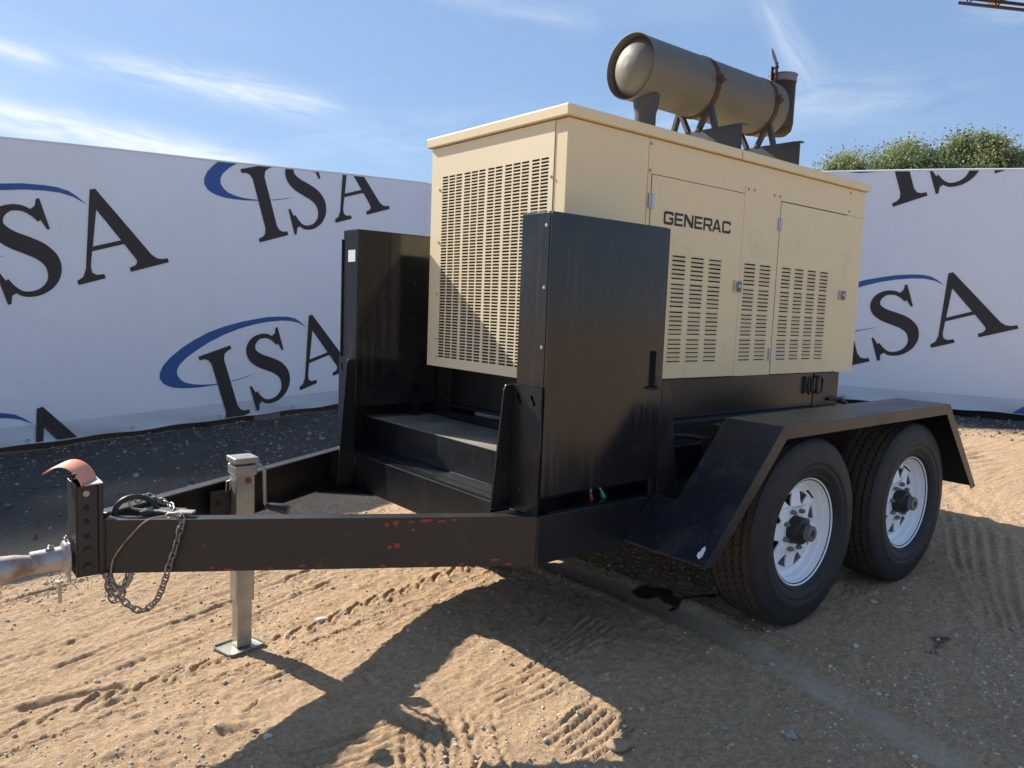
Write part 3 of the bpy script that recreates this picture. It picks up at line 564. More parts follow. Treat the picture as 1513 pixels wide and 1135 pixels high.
# red showing through the paint of the near tongue beam: thin flakes of exposed primer
dn = Vector((1.2, -.68, 0)).normalized(); nn = Vector((-.68, -1.2, 0)).normalized()
def flake(s, z, r, zs=1.0):
    p = Vector((-1.514, .40, z)) + dn * s + nn * .0012; k = 11; a0 = random.random() * 6; pts = []
    for j in range(k):
        a = 2 * math.pi * j / k; rr = r * random.uniform(.55, 1.25); pts.append(p + dn * math.cos(a) * rr + Vector((0, 0, math.sin(a) * rr * zs)))
    g = G(); g.prism(pts, tuple(nn * .0004)); g.put('paint_chip', RED, TR)
for s, z, r, zs in ((1.05, .543, .014, .35), (1.00, .546, .022, .25), (.95, .542, .012, .4), (1.09, .547, .010, .4), (.90, .538, .010, 1), (.955, .515, .007, .8), (.87, .532, .008, .9), (.905, .462, .014, .8), (.88, .457, .007, 1), (1.235, .406, .018, .3), (1.28, .392, .014, .3), (.86, .394, .012, .4), (.32, .398, .006, .8), (.50, .393, .010, .4), (.60, .398, .012, .4), (.655, .396, .008, .4), (.37, .39, .016, .3), (.30, .47, .004, 1), (1.0, .40, .008, .4), (.74, .50, .003, 1), (1.12, .395, .01, .4)):
    flake(s, z, r, zs)
def weld(pts, r_=.0035, parent=None):
    pth = smooth_path(pts, 8) if len(pts) > 2 else [Vector(pts[0]).lerp(Vector(pts[1]), k / 24) for k in range(25)]
    G().tube(pth, r_, 7, True, [r_ * random.uniform(.7, 1.35) for _ in pth]).put('weld_bead', BLKT, parent or TR, smooth=True)
# coupler mast: a channel with holes, standing at the tip
c0 = Vector((-1.60, .405, .385))
mast = G(); mast.box((-1.590, .398, .385), (-1.584, .528, .672)); mast.box((-1.584, .398, .385), (-1.528, .405, .668)); mast.box((-1.584, .521, .385), (-1.528, .528, .668)); mo = mast.put('coupler_mast', BLKT, TR, bevel=.002)
for z in (.645, .602, .558, .513): G().lathe([(.0005, 0), (.0085, 0), (.0095, .0006)], (-1.560, .3978, z), (0, -1, 0), 16).put('adjusting_hole', GALV if z > .64 else DARK, mo)
for z in (.465, .415):
    G().lathe([(.0, .009), (.011, .009), (.013, .007), (.013, 0)], (-1.558, .398, z), (0, -1, 0), 6).put('bolt', BLKT, mo)
G().box((-1.5275, .392, .385), (-1.5135, .534, .672)).put('tip_plate', BLKT, TR, bevel=.002)
# galvanised top edge of the mast
G().prism([(-1.565, .395, .6695), (-1.515, .392, .673), (-1.515, .534, .673), (-1.565, .534, .6695)], (0, 0, .004)).put('mast_cap', GALV, TR)
# ball coupler
cp = G(); yc = .463; ys = [(-1.60, .052, .438), (-1.61, .050, .438), (-1.62, .036, .436), (-1.70, .034, .434), (-1.702, .029, .430), (-1.74, .036, .430), (-1.79, .044, .424), (-1.85, .048, .420), (-1.90, .044, .418), (-1.93, .028, .414)]
cp.tube([(x, yc, z) for x, r, z in ys], .03, 18, True, [r for x, r, z in ys]); co_ = cp.put('coupler', CAST, TR, smooth=True)
G().prism([(-1.606, .42, .37), (-1.606, .506, .37), (-1.606, .506, .49), (-1.606, .42, .49)], (.006, 0, 0)).put('backing_plate', CAST, co_, bevel=.002)
G().prism([(-1.62, .457, .455), (-1.607, .457, .505), (-1.604, .457, .505), (-1.604, .457, .455)], (0, .012, 0)).put('rib', CAST, co_, bevel=.001)
G().tube([(-1.66, .455, .468), (-1.652, .46, .478), (-1.64, .47, .474)], .004, 8).tube([(-1.655, .45, .473), (-1.65, .475, .476)], .0035, 8).put('latch', GALV, co_, smooth=True)
G().tube([(-1.628, .45, .366), (-1.628, .45, .30)], .0055, 10).lathe([(0, .004), (.011, .003), (.011, -.003), (0, -.003)], (-1.628, .45, .366), (0, 0, 1), 14).put('hitch_pin', GALV, co_, smooth=True)
G().tube([(-1.606, .44, .385), (-1.600, .435, .36), (-1.588, .43, .35), (-1.580, .435, .335)], .0015, 6).tube([(-1.628, .45, .37), (-1.622, .448, .382), (-1.63, .446, .392)], .0015, 6).put('pin_wire', GALV, co_)
# orange bent plate held on the mast
g = G(); pr = []
for k in range(15):
    a = R(148 - 112 * k / 14); pr.append((-1.60 + .060 * math.cos(a), .672 + .060 * math.sin(a) * .95))
pr = [(-1.655, .695)] + [(-1.603 + .058 * math.cos(R(150 - 105 * k / 12)), .668 + .066 * math.sin(R(150 - 105 * k / 12)) ) for k in range(13)]
u0, u1 = Vector((-.30, .95, 0)), None
sec = [(-.078, -.004), (-.060, .010), (-.040, .022), (-.018, .028), (.004, .024), (.024, .012), (.040, -.006), (.050, -.026), (.056, -.046)]
top_ = [Vector((-1.592, .455, .704)) + Vector((.80, -.60, 0)) * a + Vector((0, 0, b_)) for a, b_ in sec]; wd_ = Vector((.42, .56, .055)) * .10
n_ = len(sec); vv = [p - wd_ * .55 for p in top_] + [p + wd_ * .9 for p in top_]; g.add(vv, [(k, k + 1, n_ + k + 1, n_ + k) for k in range(n_ - 1)])
op = g.put('orange_plate', ORG, TR, smooth=True); sm = op.modifiers.new('thick', 'SOLIDIFY'); sm.thickness = .004
ss = op.modifiers.new('sub', 'SUBSURF'); ss.levels = ss.render_levels = 2
op['label'] = 'sun-faded orange bent plate on top of the hitch mast'
G().tube([(-1.60, .40, .695), (-1.585, .42, .700), (-1.57, .45, .696)], .006, 8).tube([(-1.605, .41, .70), (-1.585, .405, .708)], .004, 6).put('tie_knot', RUBC, TR)

# jack ---------------------------------------------------------------
JX, JY = -.972, .70
g = G(); g.box((JX - .036, JY - .036, .087), (JX + .036, JY + .036, .60)); jk = g.put('jack', GALV, TR, bevel=.004)
G().box((JX - .029, JY - .029, -.095), (JX + .029, JY + .029, .09)).put('inner_leg', GALV, jk, bevel=.003)
g = G(); ft = [(-.078, -.052), (-.068, -.062), (.068, -.062), (.078, -.052), (.078, .052), (.068, .062), (-.068, .062), (-.078, .052)]; ft = [rot2(p_, .25) for p_ in ft]
g.prism([(JX - .01 + a, JY + b_, -.106) for a, b_ in ft], (0, 0, .007)); g.put('foot_plate', GALV, jk, bevel=.002)
g = G(); ed = [(JX - .01 + a, JY + b_, -.096) for a, b_ in ft]; g.tube(ed + [ed[0]], .004, 6, False); g.put('foot_rim', GALV, jk)
G().box((JX - .043, JY - .045, .585), (JX + .043, JY + .045, .625)).put('gear_head', GALV, jk, bevel=.006)
G().box((JX - .047, JY - .050, .633), (JX + .047, JY + .046, .655)).put('cap', GALV, jk, bevel=.004)
G().tube([(JX + .03, JY - .02, .622), (JX + .06, JY - .025, .618), (JX + .075, JY - .028, .60), (JX + .078, JY - .03, .47), (JX + .082, JY - .033, .455)], .0075, 10).put('crank', GALV, jk, smooth=True)
G().tube([(JX + .08, JY - .03, .456), (JX + .10, JY - .045, .452), (JX + .135, JY - .075, .446), (JX + .15, JY - .088, .444)], .014, 14, True, [.011, .016, .021, .019]).put('crank_grip', RUBC, jk, smooth=True)
G().lathe([(0, .003), (.012, .003), (.013, 0)], (JX + .010, JY - .0365, .565), (0, -1, 0), 14).put('red_cap', RED, jk)
G().box((JX - .115, JY + .02, .43), (JX - .038, JY + .032, .525)).box((JX - .04, JY + .037, .40), (JX + .045, JY + .125, .53)).put('mount_bracket', BLKT, jk, bevel=.003)
G().lathe([(0, .001), (.012, .001)], (JX - .085, JY + .019, .475), (0, -1, 0), 16).put('bracket_hole', DARK, jk)
G().tube([(JX - .06, JY + .01, .52), (JX - .058, JY + .008, .56), (JX - .048, JY + .006, .565), (JX - .045, JY + .01, .525)], .003, 8).put('pin_ring', GALV, jk)
g = G().prism([(-1.14, .27, .36), (-1.06, .24, .36), (-1.03, .27, .345), (-1.06, .30, .352)], (0, .012, .012)); g.put('weld_tab', BLKT, TR)

# chains and cables -----------------------------------------------------
def link_mesh(L, Wd, r):
    pts = []; h = L / 2 - Wd / 2
    for k in range(8): a = math.pi * k / 7 - math.pi / 2; pts.append((h + math.cos(a) * (Wd / 2), math.sin(a) * (Wd / 2), 0))
    for k in range(8): a = math.pi * k / 7 + math.pi / 2; pts.append((-h + math.cos(a) * (Wd / 2), math.sin(a) * (Wd / 2), 0))
    pts.append(pts[0]); g = G(); P_ = [Vector(p) for p in pts]; kk = 7; vv = []; n = len(P_) - 1
    for i_ in range(n):
        t_ = (P_[(i_ + 1) % n] - P_[i_ - 1]).normalized(); u = Vector((0, 0, 1)); w = t_.cross(u)
        vv += [P_[i_] + (u * math.cos(2 * math.pi * j / kk) + w * math.sin(2 * math.pi * j / kk)) * r for j in range(kk)]
    g.add(vv, [(i_ * kk + j, i_ * kk + (j + 1) % kk, ((i_ + 1) % n) * kk + (j + 1) % kk, ((i_ + 1) % n) * kk + j) for i_ in range(n) for j in range(kk)])
    me_ = mesh_from('chain_link', g.v, g.f, True); me_.materials.append(CHAIN); return me_
LM = link_mesh(.030, .0175, .0030)
def smooth_path(pts, n=12):
    P_ = [Vector(p) for p in pts]; o = []
    for k in range(len(P_) - 1):
        a = P_[max(k - 1, 0)]; b_ = P_[k]; c_ = P_[k + 1]; d_ = P_[min(k + 2, len(P_) - 1)]
        for j in range(n): t_ = j / n; o.append(.5 * ((2 * b_) + (c_ - a) * t_ + (2 * a - 5 * b_ + 4 * c_ - d_) * t_ * t_ + (3 * b_ - a - 3 * c_ + d_) * t_ ** 3))
    o.append(P_[-1]); return o
def chain(pts, pitch=.0205):
    path = smooth_path(pts); L = [0]
    for a, b_ in zip(path[:-1], path[1:]): L.append(L[-1] + (b_ - a).length)
    def at_(s):
        k = 0
        while k < len(L) - 2 and L[k + 1] < s: k += 1
        return path[k].lerp(path[k + 1], (s - L[k]) / max(1e-9, L[k + 1] - L[k]))
    n = int(L[-1] / pitch); base = None
    for i_ in range(n):
        s = (i_ + .5) * pitch; p = at_(s); d_ = (at_(min(L[-1], s + .006)) - at_(max(0, s - .006))).normalized()
        qt = d_.to_track_quat('X', 'Z') @ __import__('mathutils').Quaternion((1, 0, 0), R(45 + 90 * (i_ % 2) + random.uniform(-10, 10)))
        if base is None:
            me_ = LM.copy(); me_.transform(qt.to_matrix().to_4x4()); me_.transform(Matrix.Translation(p)); base = link('safety_chain', me_, None, TR)
        else:
            o = bpy.data.objects.new('chain_link', LM); C.objects.link(o); o.rotation_mode = 'QUATERNION'; o.rotation_quaternion = qt; o.location = p; child(o, base)
    return base
chain([(-1.352, .306, .567), (-1.325, .285, .572), (-1.318, .266, .556), (-1.325, .270, .524), (-1.338, .277, .465), (-1.352, .285, .415), (-1.366, .293, .356), (-1.387, .305, .3), (-1.419, .323, .27), (-1.448, .34, .28), (-1.474, .354, .309), (-1.494, .366, .342), (-1.507, .373, .375), (-1.512, .40, .395)])
chain([(-1.504, .42, .385), (-1.502, .417, .345), (-1.492, .412, .300), (-1.480, .404, .288), (-1.462, .397, .31), (-1.447, .40, .36), (-1.445, .41, .39)])
chain([(-1.40, .47, .585), (-1.378, .475, .598), (-1.353, .48, .592), (-1.33, .46, .580), (-1.31, .42, .570), (-1.32, .36, .566)])
G().tube(smooth_path([(-1.335, .285, .566), (-1.366, .303, .570), (-1.41, .322, .556), (-1.453, .346, .505), (-1.491, .370, .440), (-1.500, .379, .383)]), .0028, 7).put('breakaway_wire', CHAIN, TR, smooth=True)
G().tube(smooth_path([(-1.476, .44, .50), (-1.474, .44, .560), (-1.462, .44, .590), (-1.436, .44, .606), (-1.402, .44, .607), (-1.368, .44, .590), (-1.345, .42, .562), (-1.31, .42, .545)]), .0085, 10).put('hose', RUBC, TR, smooth=True)
G().tube(smooth_path([(-1.492, .425, .40), (-1.492, .422, .37), (-1.484, .416, .338), (-1.466, .407, .325), (-1.447, .397, .342), (-1.438, .395, .37), (-1.436, .40, .40)]), .0085, 10).put('hook_ring', CHAIN, TR, smooth=True)
G().tube(smooth_path([(-1.43, .45, .60), (-1.425, .44, .575), (-1.40, .42, .568), (-1.36, .38, .568), (-1.33, .34, .567)]), .004, 8).put('hook_wire', GALV, TR, smooth=True)
G().prism([(-1.41, .40, .5585), (-1.30, .34, .5585), (-1.27, .37, .5585), (-1.38, .45, .5585)], (0, 0, .010)).put('hook_plate', DGRY, TR, bevel=.002)
G().prism([(-1.33, .325, .565), (-1.28, .29, .565), (-1.26, .315, .565), (-1.30, .35, .565)], (0, 0, .008)).put('chain_bracket', GALV, TR, bevel=.002)

weld([(XF - .002, YN - .001, Z0 + .004), (XF - .002, YN - .001, Z1 - .002)]); weld([(-1.5125, .397, Z0 + .004), (-1.5125, .397, Z1)])
weld([(XF - .088, YN + .150, Z1 + .003), (XF - .004, YN + .146, Z1 + .003)]); weld([(XF - .004, YN + .004, Z1 + .003), (XF - .004, YN + .144, Z1 + .003)])
weld([(JX - .03, JY + .036, .53), (JX + .03, JY + .036, .53)], .003); weld([(1.0, YN - .001, Z1 + .001), (1.5, YN - .001, Z1 + .001)])
# control boxes and gussets ----------------------------------------------
def slot_plate(y0, y1, x0, th, z0, z1):  # front flange of the gusset with two slotted holes
    ys_ = sorted((y0, y1)); w = ys_[1] - ys_[0]; loops = [[(ys_[0], z0), (ys_[1], z0), (ys_[1], z1), (ys_[0], z1)]]
    for c_ in (ys_[0] + w * .28, ys_[0] + w * .78):
        lp = []
        for k in range(7): a = math.pi * k / 6; lp.append((c_ + .008 + .007 * math.cos(a), z1 - .035 + .007 * math.sin(a)))
        for k in range(7): a = math.pi + math.pi * k / 6; lp.append((c_ - .006 + .007 * math.cos(a), z1 - .058 + .007 * math.sin(a)))
        loops.append(lp)
    me_ = curve_mesh('gusset', loops, th); me_.transform(Matrix(((0, 0, -1, x0), (1, 0, 0, 0), (0, 1, 0, 0), (0, 0, 0, 1)))); me_.materials.clear(); me_.materials.append(BLK); return me_
for side in (0, 1):
    Y_ = (lambda y: y) if side == 0 else mir
    yi, yo = Y_(-.13), Y_(-.279); sg = 1 if side == 0 else -1
    gus = link('gusset', slot_plate(yi, yo, XF - .006, .006, Z1 + .001, .995), None, TR)
    G().prism([(XF - .003, yi + .003 * sg, .995), (XF - .040, yi + .003 * sg, .992), (XF - .048, yi + .003 * sg, .975), (XF - .090, yi + .003 * sg, .545 if side == 0 else .40), (XF - .003, yi + .003 * sg, .545 if side == 0 else .40)], (0, .007 * sg, 0)).put('side_flange', BLK, gus, bevel=.0015)
    rg = G().prism([(.296, Y_(-.2785), 1.0), (.33, Y_(-.2785), .998), (.350, Y_(-.2785), .975), (.425, Y_(-.2785), .545), (.296, Y_(-.2785), .545)], (0, .006 * sg, 0)).box((.296, min(yi, yo) + .008, Z1 + .001), (.302, max(yi, yo) - .008, 1.0)); rg.put('rear_gusset', BLK, TR, bevel=.0015)
# near box: shell (front, back, top, inner side) + door on the outside
def shell(y0, y1, x0, x1, z0, z1, zi0, name, door_y, sgn):
    t_ = .004; g = G(); lo, hi = min(y0, y1), max(y0, y1)
    g.box((x0, lo, z0), (x0 + t_, hi, z1)); g.box((x1 - t_, lo, z0), (x1, hi, z1)); g.box((x0, lo, z1), (x1, hi, z1 + t_))
    if sgn < 0: g.box((x0 + t_, hi - t_, zi0), (x1 - t_, hi, z1)); g.box((x0 + t_, lo + .03, .64), (x1 - t_, hi - t_, .645))
    else: g.box((x0 + t_, lo, zi0), (x1 - t_, lo + t_, z1)); g.box((x0 + t_, lo + t_, .78), (x1 - t_, hi - .03, .785))
    return g.put(name, BOXM, TR, bevel=.0015)
nb = shell(-.272, -.131, XF + .002, .286, .56, 1.578, .56, 'control_box', YN, -1)
G().box((XF + .003, -.284, .622), (.287, -.2735, 1.578)).put('door', BOXM, nb, bevel=.002)
hdl = G().box((.225, -.289, .985), (.232, -.284, 1.118)).box((.225, -.300, .985), (.2295, -.289, 1.118)); hdl.box((.228, -.310, .975), (.262, -.284, .983)).put('handle', BLK, nb, bevel=.001)
G().tube([(.20, -.287, .98), (.205, -.298, .977), (.24, -.302, .975), (.265, -.30, .977)], .0045, 8).box((.235, -.296, .985), (.258, -.284, 1.02)).put('handle_latch', BLKT, nb)
for z in (1.535, 1.33, 1.13): G().lathe([(0, .003), (.006, .002), (.007, 0)], (XF + .002, -.256, z), (-1, 0, 0), 10).put('rivet', ZINC, nb)
for z, y in ((.66, -.25), (.63, -.18)): G().lathe([(0, .003), (.006, .002), (.007, 0)], (XF - .0095, y, z), (-1, 0, 0), 8).put('rivet', BLKT, nb)
G().box((.245, -.283, .556), (.26, -.27, .622)).put('lower_post', BLK, nb, bevel=.001)
fb = shell(mir(-.272), mir(-.131), XF + .002, .286, .77, 1.590, .77, 'control_box', YF, 1)
G().box((XF - .006, 1.198, .46), (.287, 1.2045, 1.552)).put('door', BOXM, fb, bevel=.002)
G().box((XF + .0012, 1.078, 1.445), (XF + .0018, 1.148, 1.500)).put('sticker', LABELM, fb)
for x, z in ((.0, 1.36), (-.1, 1.35), (.2, 1.42)): G().lathe([(0, .002), (.007, .001), (.008, 0)], (x, 1.056, z), (0, -1, 0), 10).put('plug', BLKT, fb)
G().box((.02, 1.06, .70), (.05, 1.09, .782)).put('drain', BLK, fb)
cb = G().tube(smooth_path([(.03, -.2, .645), (.01, -.205, .60), (.002, -.21, .58)]), .004, 7); w1 = cb.put('lead', LEAD_W, TR, smooth=True); G().tube([(.002, -.21, .585), (.006, -.212, .56), (.004, -.214, .53)], .008, 10, True, [.004, .009, .011]).put('red_clip', LEAD_R, w1, smooth=True)
cb = G().tube(smooth_path([(.03, -.2, .645), (.045, -.205, .61), (.06, -.21, .585)]), .004, 7); w2 = cb.put('lead', LEAD_W, TR, smooth=True); G().tube([(.058, -.21, .59), (.068, -.212, .565), (.082, -.214, .53)], .008, 10, True, [.004, .010, .012]).put('green_clip', LEAD_G, w2, smooth=True)

# step / deck block
G().box((XF + .0515, YN + .009, .5562), (3.055, 1.198, .5595)).put('floor_pan', BLK, TR); G().box((XF + .009, YN + .054, .5475), (XF + .06, YF - .054, .5560)).put('front_filler', BLK, TR)  # front_filler added to stop sunlight leaking past the front crossmember
G().box((.14, .93, .7055), (.30, 1.045, .96)).box((.14, 1.046, .7055), (.284, 1.19, .765)).put('filler_panel', BLK, TR)
G().box((-.19, -.12, .5598), (.14, 1.195, .700)).put('step_box', BLK, TR, bevel=.003)
G().box((-.192, -.121, .7005), (.14, 1.196, .7045)).put('step_tread', TREAD, TR, bevel=.001)
G().box((.141, -.14, .5598), (2.7, 1.065, .700)).put('deck', BLK, TR, bevel=.003)
G().box((.12, -.0, .705), (.165, .93, .742)).put('kick_rail', BLK, TR, bevel=.003)

# fenders
def fender(y_out, y_in, yi2, nm):
    sg = 1 if y_in > y_out else -1; t_ = .005; xo = .549; P_ = [(.12, .405), (.549, .860), (2.024, .872), (2.449, .412)]
    g = G()
    # top sheet with folds; narrower above the jog at z .565
    def lerp(a, b_, k): return (a[0] + (b_[0] - a[0]) * k, a[1] + (b_[1] - a[1]) * k)
    k = (.565 - .405) / (.860 - .405); J = lerp(P_[0], P_[1], k); K2 = lerp(P_[3], P_[2], k)
    def quad(a, b_, ya, yb):
        d_ = Vector((b_[0] - a[0], 0, b_[1] - a[1])); n_ = Vector((-d_.z, 0, d_.x)).normalized() * t_
        g.prism([(a[0], ya, a[1]), (b_[0], ya, b_[1]), (b_[0], yb, b_[1]), (a[0], yb, a[1])], tuple(-n_))
    quad(P_[0], J, y_out, yi2); quad(J, P_[1], y_out, y_in); quad(P_[1], P_[2], y_out, y_in); quad(P_[2], K2, y_out, y_in); quad(K2, P_[3], y_out, y_in)
    f = g.put(nm, BLKF, TR, bevel=.0015)
    # turned-down outer skirt
    s_ = G(); w = .050; out_ = [Vector((a, y_out - .0035 * sg, b_)) for a, b_ in P_]
    inn = [(P_[0][0] + .052, .395), (P_[1][0] + .028, P_[1][1] - w), (P_[2][0] - .028, P_[2][1] - w), (P_[3][0] - .052, .402)]
    for i_ in range(3):
        s_.prism([out_[i_], out_[i_ + 1], (inn[i_ + 1][0], y_out - .0035 * sg, inn[i_ + 1][1]), (inn[i_][0], y_out - .0035 * sg, inn[i_][1])], (0, .005 * sg, 0))
    s_.put('skirt', BLKF, f, bevel=.001)
    return f
fn = fender(-.65, -.40, -.285, 'fender'); fender(mir(-.65), mir(-.40), mir(-.285), 'fender')
G().prism([(.132, -.618, .421), (.139, -.626, .430), (.160, -.624, .452), (.166, -.617, .459), (.156, -.611, .450), (.150, -.613, .444), (.144, -.606, .438), (.134, -.609, .428)], (-.0025, 0, .0022)).put('bare_metal_scuff', LABELM, fn)
G().tube([(.12, -.285, .403), (.125, -.45, .400), (.118, -.64, .405)], .0035, 6).put('rusty_edge', RUST, fn)
for x in (.62, 1.34, 2.0): G().box((x, -.40, .80), (x + .04, YN, .812)).box((x, YN - .008, Z1 - .05), (x + .04, YN - .001, .80)).put('fender_bracket', BLK, TR)
# inner wheel-well plate between frame and fender
G().box((.56, -.290, .55), (2.03, -.284, .76)).put('inner_panel', BLK, TR)

# wheels
def build_wheel(y, x, outer):
    """outer = -1 : outside faces -y.  Mesh centred on the axle"""
    pass
TW = .108; RO = .392
def tyre_mesh():
    nth, ncr = 432, 64; th = np.arange(nth) / nth * 2 * np.pi; cr = np.linspace(-.092, .092, ncr)
    Tt, Cc = np.meshgrid(th, cr, indexing='ij'); rad = RO - .006 * (Cc / .092) ** 2 - .004 * np.clip(np.abs(Cc) - .08, 0, 1) / .012
    zig = np.abs((Tt / (2 * np.pi) * 72) % 1 - .5) * 4 - 1
    for k, yk in enumerate((-.055, -.019, .019, .055)):
        dd_ = np.abs(Cc - yk - .0052 * zig * (1 if k % 2 else -1)); rad -= .010 * np.clip((.0048 - dd_) / .0018, 0, 1)
    sip = ((Tt / (2 * np.pi) * 144) % 1 < .18) & (np.abs(Cc) > .074); rad[sip] -= .004
    V = [np.stack([rad * np.cos(Tt), Cc, rad * np.sin(Tt)], -1).reshape(-1, 3)]
    prof = [(.388, .0955), (.381, .1015), (.372, .1065), (.362, .1100), (.360, .1108), (.356, .1116), (.354, .1118), (.340, .1155), (.325, .1185), (.312, .1192), (.310, .1207), (.294, .1207), (.292, .1192), (.275, .1165), (.273, .1168), (.270, .1162), (.268, .1155), (.256, .1115), (.243, .105), (.239, .106), (.233, .101), (.226, .094), (.214, .088)]
    F_ = []
    for i_ in range(nth):
        a = i_ * ncr; b_ = ((i_ + 1) % nth) * ncr
        for j in range(ncr - 1): F_.append((a + j, b_ + j, b_ + j + 1, a + j + 1))
    n0 = nth * ncr; verts = [tuple(v) for v in V[0]]; ns = 144; 
    for sgn, edge in ((-1, 0), (1, ncr - 1)):
        start = len(verts)
        for r_, w_ in prof:
            for i_ in range(ns):
                a = 2 * math.pi * i_ / ns; verts.append((r_ * math.cos(a), sgn * w_, r_ * math.sin(a)))
        for k in range(len(prof) - 1):
            for i_ in range(ns):
                p_, q_ = start + k * ns + i_, start + k * ns + (i_ + 1) % ns; F_.append((p_, q_, q_ + ns, p_ + ns))
        for i_ in range(ns):  # stitch tread edge (3 tread steps per sidewall step)
            e = [((3 * i_ + m) % nth) * ncr + edge for m in range(4)]; F_.append((e[0], e[1], e[2], e[3], start + (i_ + 1) % ns, start + i_))
    m_ = mesh_from('tyre', verts, F_, True); b_ = bmesh.new(); b_.from_mesh(m_); bmesh.ops.recalc_face_normals(b_, faces=b_.faces); b_.to_mesh(m_); b_.free(); m_.set_sharp_from_angle(angle=R(35)); m_.materials.append(RUB); m_.materials.append(RUBT)
    mi = np.zeros(len(m_.polygons), np.int32); mi[:nth * (ncr - 1)] = 1; m_.polygons.foreach_set('material_index', mi); return m_
TYM = tyre_mesh()
def wheel_mesh():
    g = G(); ro = [(.224, -.0945), (.226, -.092), (.226, -.088), (.222, -.086), (.217, -.080), (.213, -.060), (.206, -.055), (.203, -.030), (.198, -.024), (.185, -.016), (.180, .012), (.183, .05), (.200, .06), (.205, .09), (.200, .09), (.178, .05), (.174, .012), (.179, -.018), (.192, -.028), (.198, -.034), (.201, -.058), (.207, -.064), (.212, -.084), (.220, -.0915)]
    g.lathe(ro, (0, 0, 0), (0, 1, 0), 96, closed=True)
    circ = lambda r, n, c_=(0, 0), rev=False: [(c_[0] + r * math.cos(2 * math.pi * k / n), c_[1] + r * math.sin(2 * math.pi * k / n)) for k in range(n)]
    loops = [circ(.1855, 96), circ(.060, 40)]
    def rtri(a0):
        # rounded window, wide at the rim, narrow toward the hub
        pts = [(.110, -.05), (.110, .05), (.163, .22), (.163, -.22)]; P_ = [Vector((r * math.cos(a0 + a), r * math.sin(a0 + a))) for r, a in pts]; o = []
        for k in range(4):
            p_, q_, r_ = P_[k - 1], P_[k], P_[(k + 1) % 4]; d1 = (p_ - q_); d2 = (r_ - q_); rr = min(.008, d1.length * .45, d2.length * .45); a_ = q_ + d1.normalized() * rr; b_ = q_ + d2.normalized() * rr
            for m in range(5): t_ = m / 4; o.append(tuple((a_ * (1 - t_) ** 2) + (q_ * 2 * t_ * (1 - t_)) + (b_ * t_ ** 2)))
        return o
    for k in range(8): loops.append(rtri(2 * math.pi * (k + .5) / 8))
    me_ = curve_mesh('wheel', loops, .006); b_ = bmesh.new(); b_.from_mesh(me_); bmesh.ops.triangulate(b_, faces=b_.faces)
    for _ in range(2): bmesh.ops.subdivide_edges(b_, edges=[e for e in b_.edges if e.calc_length() > .02], cuts=1)
    for v in b_.verts:
        r_ = math.hypot(v.co.x, v.co.y); yy = -.040 - .012 * math.exp(-((r_ - .085) / .03) ** 2) + max(0, r_ - .165) * 1.1
        v.co = Vector((v.co.x, yy + v.co.z, v.co.y))
    b_.to_mesh(me_); b_.free(); n = len(g.v)
    g.add([v.co[:] for v in me_.vertices], [tuple(p_.vertices) for p_ in me_.polygons]); m_ = mesh_from('wheel', g.v, g.f, True)
    b_ = bmesh.new(); b_.from_mesh(m_); bmesh.ops.recalc_face_normals(b_, faces=b_.faces); b_.to_mesh(m_); b_.free(); m_.set_sharp_from_angle(angle=R(30)); m_.materials.append(WHT); return m_
WM = wheel_mesh()
def m_from(g, name, m, smooth=True):
    me_ = mesh_from(name, g.v, g.f, smooth); b_ = bmesh.new(); b_.from_mesh(me_); bmesh.ops.recalc_face_normals(b_, faces=b_.faces); b_.to_mesh(me_); b_.free()
    if smooth: me_.set_sharp_from_angle(angle=R(35))
    me_.materials.append(m); return me_
HUBM = m_from(G().lathe([(0, -.108), (.034, -.108), (.038, -.106), (.040, -.098), (.052, -.094), (.056, -.088), (.0575, -.052), (.0615, -.048), (.0615, .02), (.0, .02)], (0, 0, 0), (0, 1, 0), 36), 'hub', HUB)
CAPM_ = m_from(G().lathe([(0, -.120), (.014, -.120), (.0155, -.134), (.029, -.134), (.0325, -.131), (.033, -.109), (.0, -.1085)], (0, 0, 0), (0, 1, 0), 32), 'hub_cap', CAPM)
LUG = m_from(G().lathe([(0, -.020), (.006, -.020), (.0085, -.016), (.0100, -.014), (.0105, 0)], (0, 0, 0), (0, 1, 0), 6), 'lug_nut', CAPM, False)
VALV = m_from(G().tube([(0, -.055, 0), (.003, -.062, -.004), (.012, -.072, -.02), (.016, -.076, -.028)], .0045, 8, True, [.006, .005, .004, .004]), 'valve_stem', RUBC)
BRK = m_from(G().lathe([(.0, .02), (.15, .02), (.152, .03), (.152, .075), (.0, .08)], (0, 0, 0), (0, 1, 0), 40), 'brake_drum', RUST)
def add_wheel(x, y, flip, spin):
    rz = math.pi if flip else 0; base = share('wheel', WM, TR, (x, y, .390), (0, spin, rz)); mw = Matrix.LocRotScale(Vector((x, y, .390)), __import__('mathutils').Euler((0, spin, rz)), None)
    def sub(nm, me_, l=(0, 0, 0)):
        o = bpy.data.objects.new(nm, me_); C.objects.link(o); o.parent = base; o.location = l; return o
    sub('tyre', TYM); sub('hub', HUBM); sub('hub_cap', CAPM_); sub('brake_drum', BRK); sub('valve_stem', VALV, (.17 * math.cos(1.2), .0, .17 * math.sin(1.2)))
    for k in range(8): a = 2 * math.pi * (k + .5) / 8 + .0; sub('lug_nut', LUG, (.0825 * math.cos(a), -.053, .0825 * math.sin(a)))
add_wheel(.88, -.485, False, R(2)); add_wheel(1.815, -.485, False, R(-14)); add_wheel(.88, 1.41, True, 1.0); add_wheel(1.815, 1.41, True, 2.0)
